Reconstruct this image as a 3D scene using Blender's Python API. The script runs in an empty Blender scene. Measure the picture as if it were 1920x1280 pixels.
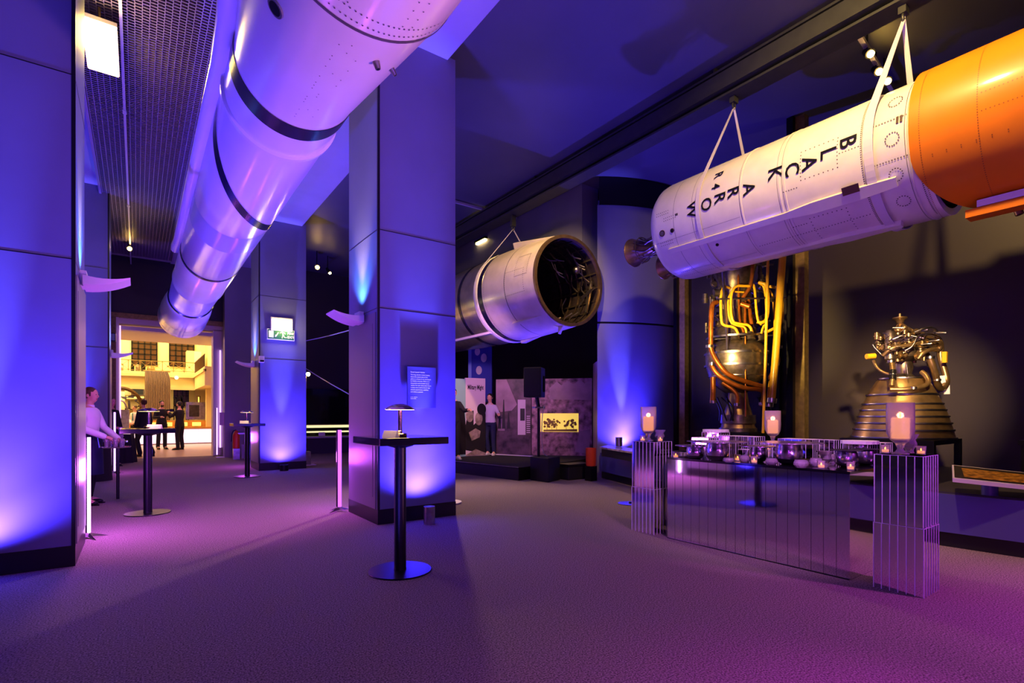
import bpy, bmesh, math, random
from mathutils import Vector, Matrix
random.seed(7)
PI = math.pi; C = bpy.context.scene.collection
sin, cos = math.sin, math.cos
# ------------------------------------------------------------------ survey helpers: where a point of the place stands
A = math.radians(35.65); SA, CA = sin(A), cos(A); FP = 980.0; HZ = 777.0; EYE = 1.25
def ray(u, v):
    x = (u-960)/FP
    return (SA+CA*x, CA-SA*x, (HZ-v)/FP)
def at(u, v, D):
    r = ray(u, v); return Vector((r[0]*D, r[1]*D, EYE+r[2]*D))
def aty(u, v, y):
    r = ray(u, v); t = y/r[1]; return Vector((r[0]*t, y, EYE+r[2]*t))
def atx(u, v, x):
    r = ray(u, v); t = x/r[0]; return Vector((x, r[1]*t, EYE+r[2]*t))
def atz(u, v, z):
    r = ray(u, v); t = (z-EYE)/r[2]; return Vector((r[0]*t, r[1]*t, z))
def hit(u, v, cx, cz, r):      # (angle, y) on a cylinder that runs along y
    d = ray(u, v); a = d[0]**2+d[2]**2; b = -2*(d[0]*cx+d[2]*(cz-EYE)); c = cx*cx+(cz-EYE)**2-r*r
    q = b*b-4*a*c
    t = (-b-math.sqrt(max(q, 0)))/(2*a)
    return math.atan2(EYE+d[2]*t-cz, d[0]*t-cx), d[1]*t
# ------------------------------------------------------------------ mesh helpers
class MB:
    def __init__(s): s.v = []; s.f = []; s.m = []; s.mi = 0
    def add(s, vs, fs):
        o = len(s.v); s.v += [tuple(p) for p in vs]
        for f in fs: s.f.append([i+o for i in f]); s.m.append(s.mi)
        return s
    def box(s, x0, x1, y0, y1, z0, z1, M=None):
        p = [Vector((x, y, z)) for z in (z0, z1) for x, y in ((x0, y0), (x1, y0), (x1, y1), (x0, y1))]
        if M is not None: p = [M @ q for q in p]
        return s.add(p, [(0,3,2,1),(4,5,6,7),(0,1,5,4),(1,2,6,5),(2,3,7,6),(3,0,4,7)])
    def bar(s, p0, p1, w, h=None, up=(0,0,1)):
        p0, p1 = Vector(p0), Vector(p1); h = h or w; d = (p1-p0).normalized(); up = Vector(up)
        if abs(d.dot(up)) > .98: up = Vector((1,0,0))
        a = d.cross(up).normalized(); b = a.cross(d)
        q = [p+a*sx*w/2+b*sy*h/2 for p in (p0, p1) for sx, sy in ((-1,-1),(1,-1),(1,1),(-1,1))]
        return s.add(q, [(0,3,2,1),(4,5,6,7),(0,1,5,4),(1,2,6,5),(2,3,7,6),(3,0,4,7)])
    def lathe(s, prof, M=None, seg=32, a0=0, a1=2*PI):
        M = M or Matrix(); full = abs(a1-a0-2*PI) < 1e-6; n = seg if full else seg+1
        vs = []; fs = []
        for r, z in prof:
            for i in range(n):
                a = a0+(a1-a0)*i/seg; vs.append(M @ Vector((r*cos(a), r*sin(a), z)))
        for j in range(len(prof)-1):
            for i in range(seg):
                k = (i+1) % n; fs.append((j*n+i, j*n+k, (j+1)*n+k, (j+1)*n+i))
        return s.add(vs, fs)
    def cyl(s, p0, p1, r0, r1=None, seg=16, caps=True):
        p0, p1 = Vector(p0), Vector(p1); r1 = r0 if r1 is None else r1; d = p1-p0
        M = Matrix.Translation(p0) @ d.to_track_quat('Z', 'Y').to_matrix().to_4x4(); L = d.length
        pr = [(r0, 0), (r1, L)]
        if caps: pr = [(1e-5, 0)]+pr+[(1e-5, L)]
        return s.lathe(pr, M, seg)
    def tube(s, pts, r, seg=10, smooth=0, closed=False, cap=True):
        pts = [Vector(p) for p in pts]
        for _ in range(smooth):
            q = [] if closed else [pts[0]]
            n = len(pts)
            for i in range(n if closed else n-1):
                a, b = pts[i], pts[(i+1) % n]; q += [a.lerp(b, .25), a.lerp(b, .75)]
            if not closed: q.append(pts[-1])
            pts = q
        n = len(pts); vs = []; fs = []; nrm = None
        for i, p in enumerate(pts):
            if closed: d = pts[(i+1) % n]-pts[i-1]
            else: d = pts[min(i+1, n-1)]-pts[max(i-1, 0)]
            d.normalize()
            if nrm is None: nrm = d.orthogonal().normalized()
            else:
                nrm = (nrm-d*nrm.dot(d))
                nrm = nrm.normalized() if nrm.length > 1e-6 else d.orthogonal().normalized()
            b = d.cross(nrm); rr = r(i/(n-1)) if callable(r) else r
            for k in range(seg):
                a = 2*PI*k/seg; vs.append(p+nrm*rr*cos(a)+b*rr*sin(a))
        for i in range(n if closed else n-1):
            j = (i+1) % n
            for k in range(seg):
                l = (k+1) % seg; fs.append((i*seg+k, i*seg+l, j*seg+l, j*seg+k))
        if cap and not closed:
            fs.append(tuple(range(seg-1, -1, -1))); fs.append(tuple((n-1)*seg+k for k in range(seg)))
        return s.add(vs, fs)
    def sph(s, c, r, seg=12, rings=8, M=None):
        c = Vector(c); rx, ry, rz = r if hasattr(r, '__len__') else (r, r, r)
        T = Matrix.Translation(c) @ (M or Matrix()) @ Matrix.Diagonal((rx, ry, rz, 1))
        return s.lathe([(max(sin(PI*i/rings), 1e-4), -cos(PI*i/rings)) for i in range(rings+1)], T, seg)
    def prism(s, poly, z0, z1, M=None):
        n = len(poly); p = [Vector((x, y, z0)) for x, y in poly]+[Vector((x, y, z1)) for x, y in poly]
        if M is not None: p = [M @ q for q in p]
        return s.add(p, [tuple(range(n-1, -1, -1)), tuple(range(n, 2*n))]+[(i, (i+1) % n, n+(i+1) % n, n+i) for i in range(n)])
YC = lambda cx, cz, y0=0: Matrix(((1,0,0,cx),(0,0,1,y0),(0,1,0,cz),(0,0,0,1)))  # lathe axis z -> world y
def obj(name, mb, mats, parent=None, smooth=False, bevel=0, world=True):
    me = bpy.data.meshes.new(name)
    off = parent_loc(parent) if (parent and world) else Vector((0,0,0))
    me.from_pydata([(p[0]-off.x, p[1]-off.y, p[2]-off.z) for p in mb.v], [], mb.f)
    for m in (mats if isinstance(mats, (list, tuple)) else [mats]): me.materials.append(m)
    me.polygons.foreach_set('material_index', mb.m)
    bm = bmesh.new(); bm.from_mesh(me); bmesh.ops.recalc_face_normals(bm, faces=bm.faces); bm.to_mesh(me); bm.free()
    if smooth:
        me.polygons.foreach_set('use_smooth', [True]*len(me.polygons))
        try: me.set_sharp_from_angle(angle=math.radians(38))
        except Exception: pass
    o = bpy.data.objects.new(name, me); C.objects.link(o)
    if parent: o.parent = parent
    if bevel:
        b = o.modifiers.new('edge', 'BEVEL'); b.width = bevel; b.segments = 2; b.limit_method = 'ANGLE'
    return o
def parent_loc(p):
    v = Vector((0,0,0))
    while p: v += p.location; p = p.parent
    return v
def tag(o, label=None, cat=None, group=None, kind=None):
    if label: o['label'] = label
    if cat: o['category'] = cat
    if group: o['group'] = group
    if kind: o['kind'] = kind
    return o
def thing(name, label, cat, loc=(0,0,0), rotz=0, group=None):
    o = bpy.data.objects.new(name, None); C.objects.link(o); o.location = loc; o.rotation_euler = (0,0,rotz)
    o.empty_display_size = .1
    return tag(o, label, cat, group)
def struct(name, mb, mats, label=None, parent=None, **k):
    o = obj(name, mb, mats, parent, **k)
    if not parent: tag(o, label or name.replace('_', ' '), None, None, 'structure')
    return o
def dup(root, loc, rotz=0, label=None, group=None):
    r = root.copy(); C.objects.link(r); r.location = loc; r.rotation_euler = (0,0,rotz)
    if label: r['label'] = label
    if group: r['group'] = group
    for ch in list(root.children):
        c = ch.copy(); C.objects.link(c); c.parent = r
        for g in ch.children:
            d = g.copy(); C.objects.link(d); d.parent = c
    return r
def text_mb(s, size, fn, mb=None, align='LEFT', res=3, space=1.0, bold=0.0):
    cu = bpy.data.curves.new('t', 'FONT'); cu.body = s; cu.size = size; cu.align_x = align; cu.resolution_u = res; cu.space_line = space; cu.offset = bold
    o = bpy.data.objects.new('t', cu); C.objects.link(o)
    dg = bpy.context.evaluated_depsgraph_get(); dg.update()
    me = bpy.data.meshes.new_from_object(o.evaluated_get(dg))
    mb = mb or MB()
    mb.add([fn(v.co.x, v.co.y) for v in me.vertices], [tuple(p.vertices) for p in me.polygons])
    bpy.data.objects.remove(o); bpy.data.curves.remove(cu); bpy.data.meshes.remove(me)
    return mb
# ------------------------------------------------------------------ materials
def srgb(h):
    if isinstance(h, str): h = tuple(int(h[i:i+2], 16)/255 for i in (0, 2, 4))
    return tuple(c/12.92 if c <= .04045 else ((c+.055)/1.055)**2.4 for c in h)
def mat(name, col, rough=.5, metal=0, emit=None, es=0, trans=0, coat=0, ior=1.45, spec=None, noise=None, bump=None, alpha=None, aniso=0):
    m = bpy.data.materials.new(name); m.use_nodes = True; nt = m.node_tree; b = nt.nodes['Principled BSDF']
    c = (*srgb(col), 1); b.inputs['Base Color'].default_value = c
    b.inputs['Roughness'].default_value = rough; b.inputs['Metallic'].default_value = metal; b.inputs['IOR'].default_value = ior
    if trans: b.inputs['Transmission Weight'].default_value = trans
    if coat: b.inputs['Coat Weight'].default_value = coat; b.inputs['Coat Roughness'].default_value = .12
    if emit: b.inputs['Emission Color'].default_value = (*srgb(emit), 1); b.inputs['Emission Strength'].default_value = es
    if spec is not None: b.inputs['Specular IOR Level'].default_value = spec
    if alpha is not None: b.inputs['Alpha'].default_value = alpha
    if aniso: b.inputs['Anisotropic'].default_value = aniso
    N = nt.nodes; L = nt.links; tc = N.new('ShaderNodeTexCoord')
    if noise:                      # (scale, dark factor, light factor, detail)
        t = N.new('ShaderNodeTexNoise'); t.inputs['Scale'].default_value = noise[0]; t.inputs['Detail'].default_value = noise[3] if len(noise) > 3 else 4
        L.new(tc.outputs['Object'], t.inputs['Vector'])
        r = N.new('ShaderNodeValToRGB'); L.new(t.outputs['Fac'], r.inputs['Fac'])
        r.color_ramp.elements[0].position = .32; r.color_ramp.elements[1].position = .68
        r.color_ramp.elements[0].color = (*[x*noise[1] for x in c[:3]], 1); r.color_ramp.elements[1].color = (*[min(x*noise[2], 1) for x in c[:3]], 1)
        L.new(r.outputs['Color'], b.inputs['Base Color'])
    if bump:                       # (scale, strength, distance)
        t = N.new('ShaderNodeTexNoise'); t.inputs['Scale'].default_value = bump[0]; t.inputs['Detail'].default_value = 3
        L.new(tc.outputs['Object'], t.inputs['Vector'])
        q = N.new('ShaderNodeBump'); q.inputs['Strength'].default_value = bump[1]; q.inputs['Distance'].default_value = bump[2] if len(bump) > 2 else .01
        L.new(t.outputs['Fac'], q.inputs['Height']); L.new(q.outputs['Normal'], b.inputs['Normal'])
    return m
M = {}
M['carpet'] = mat('carpet', '867870', .95, noise=(110, .3, 1.9, 3), bump=(420, .4, .006), spec=.1)
M['paint'] = mat('column_paint', '74749c', .5, noise=(1.2, .9, 1.06), bump=(90, .05, .003), spec=.4)
M['paint2'] = mat('lower_cladding', '7c7680', .38, noise=(1.2, .92, 1.05), spec=.45)
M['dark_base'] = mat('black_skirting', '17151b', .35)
M['ceil'] = mat('ceiling_paint', '4c4c58', .45, noise=(.8, .88, 1.08), spec=.35)
M['soffit'] = mat('soffit_paint', '9c9cac', .5, noise=(1.5, .93, 1.05))
M['bkwall'] = mat('dark_wall_paint', '3c3842', .5, noise=(.6, .92, 1.06), spec=.35)
M['brwall'] = mat('taupe_wall_panel', '3a3230', .45, noise=(.7, .94, 1.04), spec=.5)
M['steel_beam'] = mat('painted_steel_beam', '33352f', .4, noise=(8, .85, 1.1))
M['grille'] = mat('grille_metal', '8c7c98', .45, .3)
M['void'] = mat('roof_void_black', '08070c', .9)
M['rod'] = mat('conduit_metal', 'b8b0c4', .35, .3)
M['white_gloss'] = mat('white_rocket_paint', 'e2dce4', .22, coat=.3, noise=(3, .97, 1.01), bump=(2.2, .04, .01))
M['white_ba'] = mat('cream_white_rocket_paint', 'e0dad2', .3, coat=.25, noise=(6, .93, 1.02), bump=(6, .08, .01))
M['navy_band'] = mat('dark_navy_band', '14102c', .25)
M['orange'] = mat('orange_rocket_paint', 'dc7c10', .42, coat=.15, noise=(2.5, .9, 1.04), bump=(5, .08, .01), spec=.3)
M['rivet'] = mat('dark_rivets', '5c5058', .5, .3)
M['rivet_o'] = mat('orange_rivets', '8a4a16', .5)
M['seam'] = mat('dark_seam', '4c4450', .5)
M['strap'] = mat('white_webbing', 'cfc8d2', .8)
M['black'] = mat('black_satin', '101014', .35, spec=.3)
M['blackm'] = mat('black_matt', '16151a', .8)
M['chrome'] = mat('chrome', 'e6e2ea', .08, 1)
M['steel'] = mat('brushed_steel', 'a8a2a0', .3, 1, noise=(9, .7, 1.15))
M['dsteel'] = mat('dark_engine_steel', '84766a', .34, .9, noise=(14, .6, 1.25), bump=(30, .2, .004))
M['bronze'] = mat('bronze_nozzle_metal', '9c8058', .36, .85, noise=(12, .75, 1.15))
M['copper'] = mat('rust_copper_pipe', 'a05818', .35, .6, noise=(10, .6, 1.2))
M['yellow'] = mat('yellow_painted_pipe', 'dea81c', .38, noise=(9, .92, 1.04), coat=.2)
M['silver'] = mat('rocket_bare_metal', 'b4aea8', .28, .85, noise=(5, .75, 1.1))
M['inner'] = mat('rocket_dark_interior', '3a3036', .5, .5, noise=(9, .6, 1.4))
M['mirror'] = mat('smoked_mirror', 'f4eef8', .05, 1)
M['edge'] = mat('mirror_bevel_edge', 'd8c8ee', .3, emit=None)
M['black_glass'] = mat('black_glass', '0c0a12', .06, coat=.5)
M['glass'] = mat('clear_glass', 'ffffff', .02, trans=1, ior=1.45)
M['fglass'] = mat('cut_glass', 'f4e0f4', .16, trans=.78, ior=1.35, bump=(110, .6, .003))
M['wax'] = mat('candle_wax', 'f4d8c0', .5, emit='ffb060', es=1.3)
M['flame'] = mat('candle_flame', 'ffe080', .5, emit='ffb830', es=14)
M['tube'] = mat('magenta_light_tube', 'c060e0', .4, emit='b858f0', es=2.2)
M['tubep'] = mat('pale_lilac_light_tube', 'ffffff', .4, emit='d0a0ff', es=2.2)
M['tubew'] = mat('hot_light_tube', 'ffffff', .4, emit='e8a0ff', es=16)
M['warm'] = mat('warm_lamp_glow', 'ffffff', .5, emit='ffd878', es=14)
M['exitl'] = mat('emergency_light_diffuser', 'ffffff', .5, emit='ffeb90', es=6)
M['spot'] = mat('spot_bulb', 'ffffff', .5, emit='ffca60', es=90)
M['pinkw'] = mat('white_lamp_enamel', 'dcd0dc', .45)
M['green'] = mat('sign_green', '14604c', .5)
M['signw'] = mat('sign_white_print', 'f0ecf4', .5, emit='ffffff', es=.05)
M['label'] = mat('blue_grey_label_board', '4e4c74', .6)
M['skin'] = mat('skin', 'd8a088', .5, noise=(20, .95, 1.04))
M['hair'] = mat('brown_hair', '4a2c1c', .6, bump=(90, .5, .01)); M['hairb'] = mat('black_hair', '14100e', .6)
M['shirt'] = mat('white_shirt', 'ece4ec', .8, bump=(14, .5, .02)); M['navy'] = mat('navy_apron', '1a1c44', .8, bump=(12, .3, .02))
M['cblack'] = mat('black_cloth', '16141c', .85, bump=(12, .4, .02)); M['lilac'] = mat('lilac_shirt', 'c8b8d4', .8)
M['cream'] = mat('cream_wall', 'ecd9a4', .6, noise=(.5, .97, 1.02))
M['hallwhite'] = mat('passage_plaster', 'd8c8cc', .6)
M['brownwin'] = mat('dark_brown_window', '4a2c14', .3)
M['drape'] = mat('grey_drape', '9c8478', .8)
M['wood'] = mat('oak_counter', 'c88a3c', .45, noise=(6, .85, 1.1))
M['lightw'] = mat('backlit_counter_front', 'ffffff', .5, emit='ffd8ff', es=1.15)
M['redbox'] = mat('red_paint', 'c02c34', .5); M['orangebin'] = mat('orange_red_plastic', 'c8401c', .45)
M['gold'] = mat('brass_post', '947c48', .5, .2, noise=(14, .7, 1.2))
M['floorhall'] = mat('hall_floor', 'b89c8c', .35)
M['pane'] = mat('case_glass', 'c8d0e0', .02, trans=1, ior=1.02, alpha=.25)
# ================================================================== THE ROOM
ZC = 6.0; ZB = 5.62
m = MB().box(-8, 13, -8, 18.3, -.1, 0); struct('floor', m, M['carpet'], 'mottled grey carpet of the gallery floor')
m = MB().box(-8, 14, 18.3, 33, -.1, 0); struct('floor', m, M['floorhall'], 'pale floor of the bright hall beyond the doorway')
m = MB().box(3.11, 14, -8, 18.3, ZC, ZC+.2); m.box(-8, -1.4, -8, 18.3, ZC, ZC+.2); m.box(-1.4, 3.11, -8, 18.3, ZC+.3, ZC+.5)
struct('ceiling', m, M['ceil'], 'dark painted gallery ceiling')
# longitudinal drop beams over the two column rows
struct('beam', MB().box(2.0, 3.11, -8, 18, ZB, ZC+.3), M['soffit'], 'painted drop beam over the central column row')
struct('beam', MB().box(-1.4, -.56, -8, 18, ZB, ZC+.3), M['soffit'], 'painted drop beam over the left column row')
struct('beam', MB().box(.78, 2.0, -8, 18, 5.6, 5.7), M['soffit'], 'plain ceiling strip beside the metal grille')
struct('wall_left', MB().box(-6.2, -6, -8, 18, 0, ZC), M['bkwall'], 'dark wall of the left aisle')
struct('wall_back', MB().box(-8, 13, -7, -6.8, 0, ZC), M['bkwall'], 'dark wall behind the camera')
# far wall with the doorway
DX0, DX1, DZ = -.47, 2.17, 3.93
w = MB(); w.box(-8, DX0-.12, 18, 18.3, 0, ZC+.3); w.box(DX1+.12, 13, 18, 18.3, 0, ZC+.3); w.box(DX0-.12, DX1+.12, 18, 18.3, DZ+.12, ZC+.3)
struct('wall_far', w, M['bkwall'], 'dark far wall pierced by the tall doorway')
w = MB(); w.box(DX0-.12, DX0, 17.93, 18.5, 0, DZ+.12); w.box(DX1, DX1+.12, 17.93, 18.5, 0, DZ+.12); w.box(DX0, DX1, 17.93, 18.5, DZ, DZ+.12)
struct('door_frame', w, M['gold'], 'brown frame of the tall doorway')
w = MB(); w.box(DX0, DX0+.06, 18.0, 18.6, 0, DZ); w.box(DX1-.3, DX1, 18.1, 18.6, 0, DZ-.12); w.box(DX0, DX1, 18.1, 18.6, DZ-.14, DZ); w.box(DX0, DX1, 18.2, 18.5, DZ-.3, DZ-.2)
struct('trim_1', w, M['hallwhite'], 'pale inner lining of the doorway')
struct('beam', MB().bar((2.62,17.4,0), (2.62,17.4,ZC), .35, 1.1), M['paint2'], 'pilaster beside the far doorway')
# right hand side walls
struct('wall_right', MB().box(9.3, 9.5, -8, 6.8, 0, ZC), M['brwall'], 'taupe panelled wall behind the rocket engines')
struct('wall_right', MB().box(11.4, 11.6, 7.4, 18, 0, ZC), M['bkwall'], 'dark wall behind the stage area')
# curved pier with header band and seam
def arc_pier():
    n = 14; pts = []
    for i in range(n+1):
        t = i/n; a = math.radians(200+t*62)
        pts.append(None)
    P0, P1 = Vector((7.44,7.46,0)), Vector((9.25,6.86,0)); d = P1-P0; nn = Vector((-.31,-.95,0))
    return [P0+d*(i/n)+nn*.16*4*(i/n)*(1-i/n) for i in range(n+1)]
ap = arc_pier(); back = [(9.6,7.6), (8.25,8.0)]
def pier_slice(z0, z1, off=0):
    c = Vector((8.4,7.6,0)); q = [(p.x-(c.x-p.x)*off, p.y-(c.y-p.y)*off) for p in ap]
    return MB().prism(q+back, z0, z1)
pr = struct('wall_pier', pier_slice(0, 3.06), M['paint'], 'curved blue lit pier beside the display case', smooth=True)
struct('pier_panel', pier_slice(3.10, 5.42), M['paint'], parent=pr, smooth=True)
struct('pier_seam', pier_slice(3.06, 3.10, -.03), M['dark_base'], parent=pr, smooth=True)
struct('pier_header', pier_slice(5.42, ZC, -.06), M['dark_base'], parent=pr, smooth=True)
struct('wall_bulkhead', MB().box(7.44, 7.9, 7.9, 18, 4.3, ZC), M['paint'], 'hanging bulkhead running back from the curved pier')
# display case posts
for (x, y, l) in ((9.2, 6.72, 'brass coloured display case post beside the curved pier'), (8.62, 4.08, 'brass coloured display case post between the two rocket engines')):
    q = MB().bar((x,y,0), (x,y,ZC), .14, .14); p = struct('trim_post', q, M['gold'], l)
    struct('dark_edge', MB().bar((x-.1,y+.12,0), (x-.1,y+.12,ZC), .1, .1), M['black'], parent=p)
struct('trim_2', MB().box(9.22, 9.3, 4.75, 5.1, 0, ZC), M['black'], 'dark vertical strip on the display case wall')
struct('window_1', MB().box(9.18, 9.2, 4.5, 6.6, .5, ZC), M['pane'], 'tall glass pane of the display case')
# columns -------------------------------------------------------------------
def column(x0, y0, label, front_seams):
    x1, y1 = x0+1.0, y0+1.0
    c = struct('column', MB().box(x0, x1, y0, y1, .16, 5.66), M['paint'], label)
    obj('baseboard', MB().box(x0-.005, x1+.005, y0-.005, y1+.005, 0, .17), M['dark_base'], c)
    s = MB()
    for z in front_seams: s.box(x0-.002, x1+.002, y0-.002, y1+.002, z, z+.008)
    obj('panel_joint', s, M['dark_base'], c)
    # lower cladding box on the aisle side
    xa = x0-.012 if x0 > 0 else x1-.01
    obj('side_cladding', MB().box(xa, xa+.022, y0+.06, y1-.03, .17, 2.42), M['paint2'], c)
    obj('access_panel', MB().box(xa-.003, xa+.025, y0+.14, y1-.12, .3, 2.3), M['paint2'], c)
    obj('corner_trim', MB().box(x0-.006 if x0 > 0 else x1-.02, x0+.02 if x0 > 0 else x1+.006, y0-.004, y0+.02, .16, 5.66), M['dark_base'], c)
    return c
column(2.22, 5.70, 'tall square column with the white lettered text board', (2.46, 3.35))
column(2.20, 12.7, 'tall square column carrying the green fire exit sign', (2.50, 3.9))
column(-1.42, 5.62, 'tall square column at the picture edge beside the serving woman', (2.53, 4.05))
column(-1.44, 12.7, 'tall square column behind the serving woman', (2.53, 4.05))
column(-1.42, -1.3, 'tall square column just behind and left of the viewpoint', (2.53,))
# metal grille ceiling over the aisle -----------------------------------------
g = MB(); gx0, gx1, gz = -.54, .76, 5.5; nx = 20; dx = (gx1-gx0)/nx
for i in range(nx+1): g.box(gx0+i*dx-.004, gx0+i*dx+.004, .5, 17.3, gz, gz+.035)
for i in range(nx):
    y = .5+(i % 2)*.02
    while y < 17.3:
        x = gx0+i*dx
        g.add([(x,y,gz+.004),(x+dx,y,gz+.004),(x+dx,y+.015,gz+.004),(x,y+.015,gz+.004),(x,y+.015,gz+.03),(x+dx,y+.015,gz+.03)], [(0,1,2,3),(3,2,5,4)])
        y += .05
g.box(gx0-.05, gx0-.01, .5, 17.3, gz-.03, gz+.05); g.box(gx1+.01, gx1+.05, .5, 17.3, gz-.03, gz+.05); g.box(gx0, gx1, 17.28, 17.34, gz-.03, gz+.05)
struct('ceiling_grille', g, M['grille'], 'perforated metal grille panels over the central aisle')
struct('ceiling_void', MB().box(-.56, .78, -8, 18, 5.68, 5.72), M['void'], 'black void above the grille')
t = thing('track_conduit', 'long pale conduit running under the metal grille', 'conduit', (-.14, .5, 5.44))
obj('rail', MB().box(-.155, -.125, .5, 18, 5.43, 5.46), M['rod'], t)
for y in (5, 9, 13): obj('joint', MB().box(-.163, -.117, y-.05, y+.05, 5.425, 5.465), M['rod'], t)
# steel track beam carrying the hanging rockets --------------------------------
bx = 6.5
s = MB(); s.box(bx-.04, bx+.04, -3, 18, 5.52, 5.86); s.box(bx-.14, bx+.14, -3, 18, 5.5, 5.53); s.box(bx-.14, bx+.14, -3, 18, 5.86, 5.89); s.box(bx-.16, bx+.1, -3, 18, 5.6, 5.82)
struct('beam', s, M['steel_beam'], 'dark steel lifting beam along the ceiling above the hanging rockets')
# hangers for the beam
for y in (-1, 4.2, 8.2, 13): struct('trim_hanger', MB().box(bx-.06, bx+.06, y, y+.03, 5.88, ZC), M['steel_beam'], 'steel bracket fixing the lifting beam')
# plinth along the right wall ---------------------------------------------------
pl = [(6.45,-3), (6.3,.3), (6.2,1.7), (6.32,3.3), (6.6,4.8), (7.0,6.2), (7.42,7.36)]
M['plinthf'] = mat('plinth_navy_gloss', '55529a', .25, coat=.3)
p = struct('trim_plinth', MB().prism(pl+[(9.3,6.8), (9.3,-3)], .14, .5), M['plinthf'], 'long low display plinth with blue glossy front')
struct('plinth_kick', MB().prism([(x+.04, y) for x, y in pl]+[(9.3,6.8), (9.3,-3)], 0, .14), M['dark_base'], parent=p)
struct('plinth_top', MB().prism([(x+.06, y) for x, y in pl]+[(9.28,6.7), (9.28,-3)], .5, .515), M['bkwall'], parent=p)
# ================================================================== FITTINGS
def wall_lamp(loc, s, label):        # s = +1: sticks out to +x
    t = thing('wall_uplighter', label, 'lamp', loc, 0, 'wall uplighters on the columns')
    m = MB(); x0, y0, z0 = loc
    def pt(a, b, c): return (x0+s*a, y0+b, z0+c)
    obj('mount', MB().box(min(x0, x0+s*.05), max(x0, x0+s*.05), y0-.09, y0+.09, z0-.1, z0+.04), M['pinkw'], t)
    # curved hood: a shallow trough rising outwards
    n = 7; v = []; f = []
    for j, wd in ((0, .13), (1, .2)):
        for i in range(n+1):
            a = i/n; xx = .04+.33*a; zz = -.075+.11*a*a
            v.append(pt(xx, -wd*(1-.25*a)*(1 if j else 1), zz)); v.append(pt(xx, wd*(1-.25*a), zz))
    q = MB()
    for i in range(n):
        a, b = i/n, (i+1)/n
        for (w0, th) in ((.19, .012),):
            xa, xb = .03+.34*a, .03+.34*b; za, zb = -.1+.1*a*a, -.1+.1*b*b; wa, wb = w0*(1-.2*a), w0*(1-.2*b)
            q.add([pt(xa,-wa,za), pt(xa,wa,za), pt(xb,wb,zb), pt(xb,-wb,zb), pt(xa,-wa,za+.07*(1-a)+th), pt(xa,wa,za+.07*(1-a)+th), pt(xb,wb,zb+.07*(1-b)+th), pt(xb,-wb,zb+.07*(1-b)+th)],
                  [(0,1,2,3),(0,3,7,4),(1,5,6,2),(4,7,6,5)]+([(3,2,6,7)] if i == n-1 else []))
    obj('shade', q, M['pinkw'], t, smooth=True)
    return t
wall_lamp((2.2, 6.2, 2.44), -1, 'pink lit angular wall lamp on the column with the text board')
wall_lamp((2.18, 13.2, 2.44), -1, 'pink lit angular wall lamp on the column with the exit sign')
wall_lamp((-.42, 6.12, 2.50), 1, 'pink lit angular wall lamp above the serving woman')
wall_lamp((-.44, 13.2, 2.5), 1, 'small pale wall lamp beside the far doorway')
# text board on the near column
t = thing('text_board', 'blue text board on the near column above the table lamp', 'sign', (2.74, 5.7, 1.33))
o = obj('board', MB().box(2.545, 2.915, 5.63, 5.645, 1.33, 1.81), M['label'], t)
obj('standoff', MB().box(2.6, 2.86, 5.645, 5.7, 1.45, 1.7), M['dark_base'], t)
txt = "The long, slender rocket hanging\nabove the central aisle of this\ngallery is a Scout. It was developed\nby NASA in the late 1950s as an\ninexpensive and versatile launch\nvehicle. For over thirty years Scout\nrockets were used to launch high\naltitude experiments, satellites,\nand military payloads."
f = lambda x0, z0: (lambda x, y: (x0+x, 5.6275, z0+y))
tm = text_mb('Scout Launch Vehicle', .021, f(2.585, 1.74), bold=.0004)
text_mb(txt, .0185, f(2.585, 1.71), tm, space=1.35, bold=.0003)
text_mb('Inv No. 1980-756\nSource: NASA', .012, f(2.585, 1.45), tm, space=1.4, bold=.0003)
obj('lettering', tm, M['signw'], t)
# exit sign and lamp on column 2
t = thing('emergency_light', 'glowing rectangular emergency light above the green exit sign', 'lamp', (2.6, 12.7, 2.95))
a = aty(510, 617, 12.6); b = aty(547, 600, 12.6)
obj('housing', MB().box(a.x-.02, b.x+.02, 12.6, 12.7, a.z-.02, b.z+.03), M['pinkw'], t)
obj('diffuser', MB().box(a.x, b.x, 12.585, 12.6, a.z, b.z), M['exitl'], t)
a = aty(501, 634, 12.62); b = aty(552, 621, 12.62); zc = (a.z+b.z)/2; zh = .115
t = thing('exit_sign', 'green fire exit sign with white running figure', 'sign', ((a.x+b.x)/2, 12.7, zc-zh))
obj('board', MB().box(a.x, b.x, 12.62, 12.68, zc-zh, zc+zh), M['signw'], t)
obj('green_panel', MB().box(a.x+.012, b.x-.012, 12.615, 12.62, zc-zh+.012, zc+zh-.012), M['green'], t)
obj('mount', MB().box(a.x+.1, b.x-.1, 12.68, 12.7, zc-.03, zc+.03), M['signw'], t)
W = b.x-a.x; q = MB(); fy = 12.611
q.box(a.x+.03, a.x+.13, fy, fy+.003, zc-.075, zc+.075)
def man_icon(x, z, s):
    P_ = lambda *l: [(x+p*s, fy, z+r*s) for p, r in l]
    q.lathe([(1e-4, 0), (.16*s, 0)], Matrix.Translation((x-.05*s, fy, z+.78*s)) @ Matrix.Rotation(PI/2, 4, 'X'), 12)
    for L in (((-.12,.6),(.12,.55),(.28,-.02),(.06,-.06)), ((.1,.6),(.5,.45),(.62,.15),(.52,.12),(.42,.35),(.1,.42)), ((-.1,.6),(-.55,.42),(-.5,.32),(-.05,.44)),
              ((.1,-.02),(.3,0),(.45,-.45),(.9,-.5),(.9,-.62),(.36,-.6)), ((.04,0),(.2,-.05),(.05,-.45),(.0,-.8),(-.12,-.8),(-.08,-.4))):
        q.add(P_(*L), [tuple(range(len(L)))])
man_icon(a.x+W*.55, zc, .105)
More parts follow.
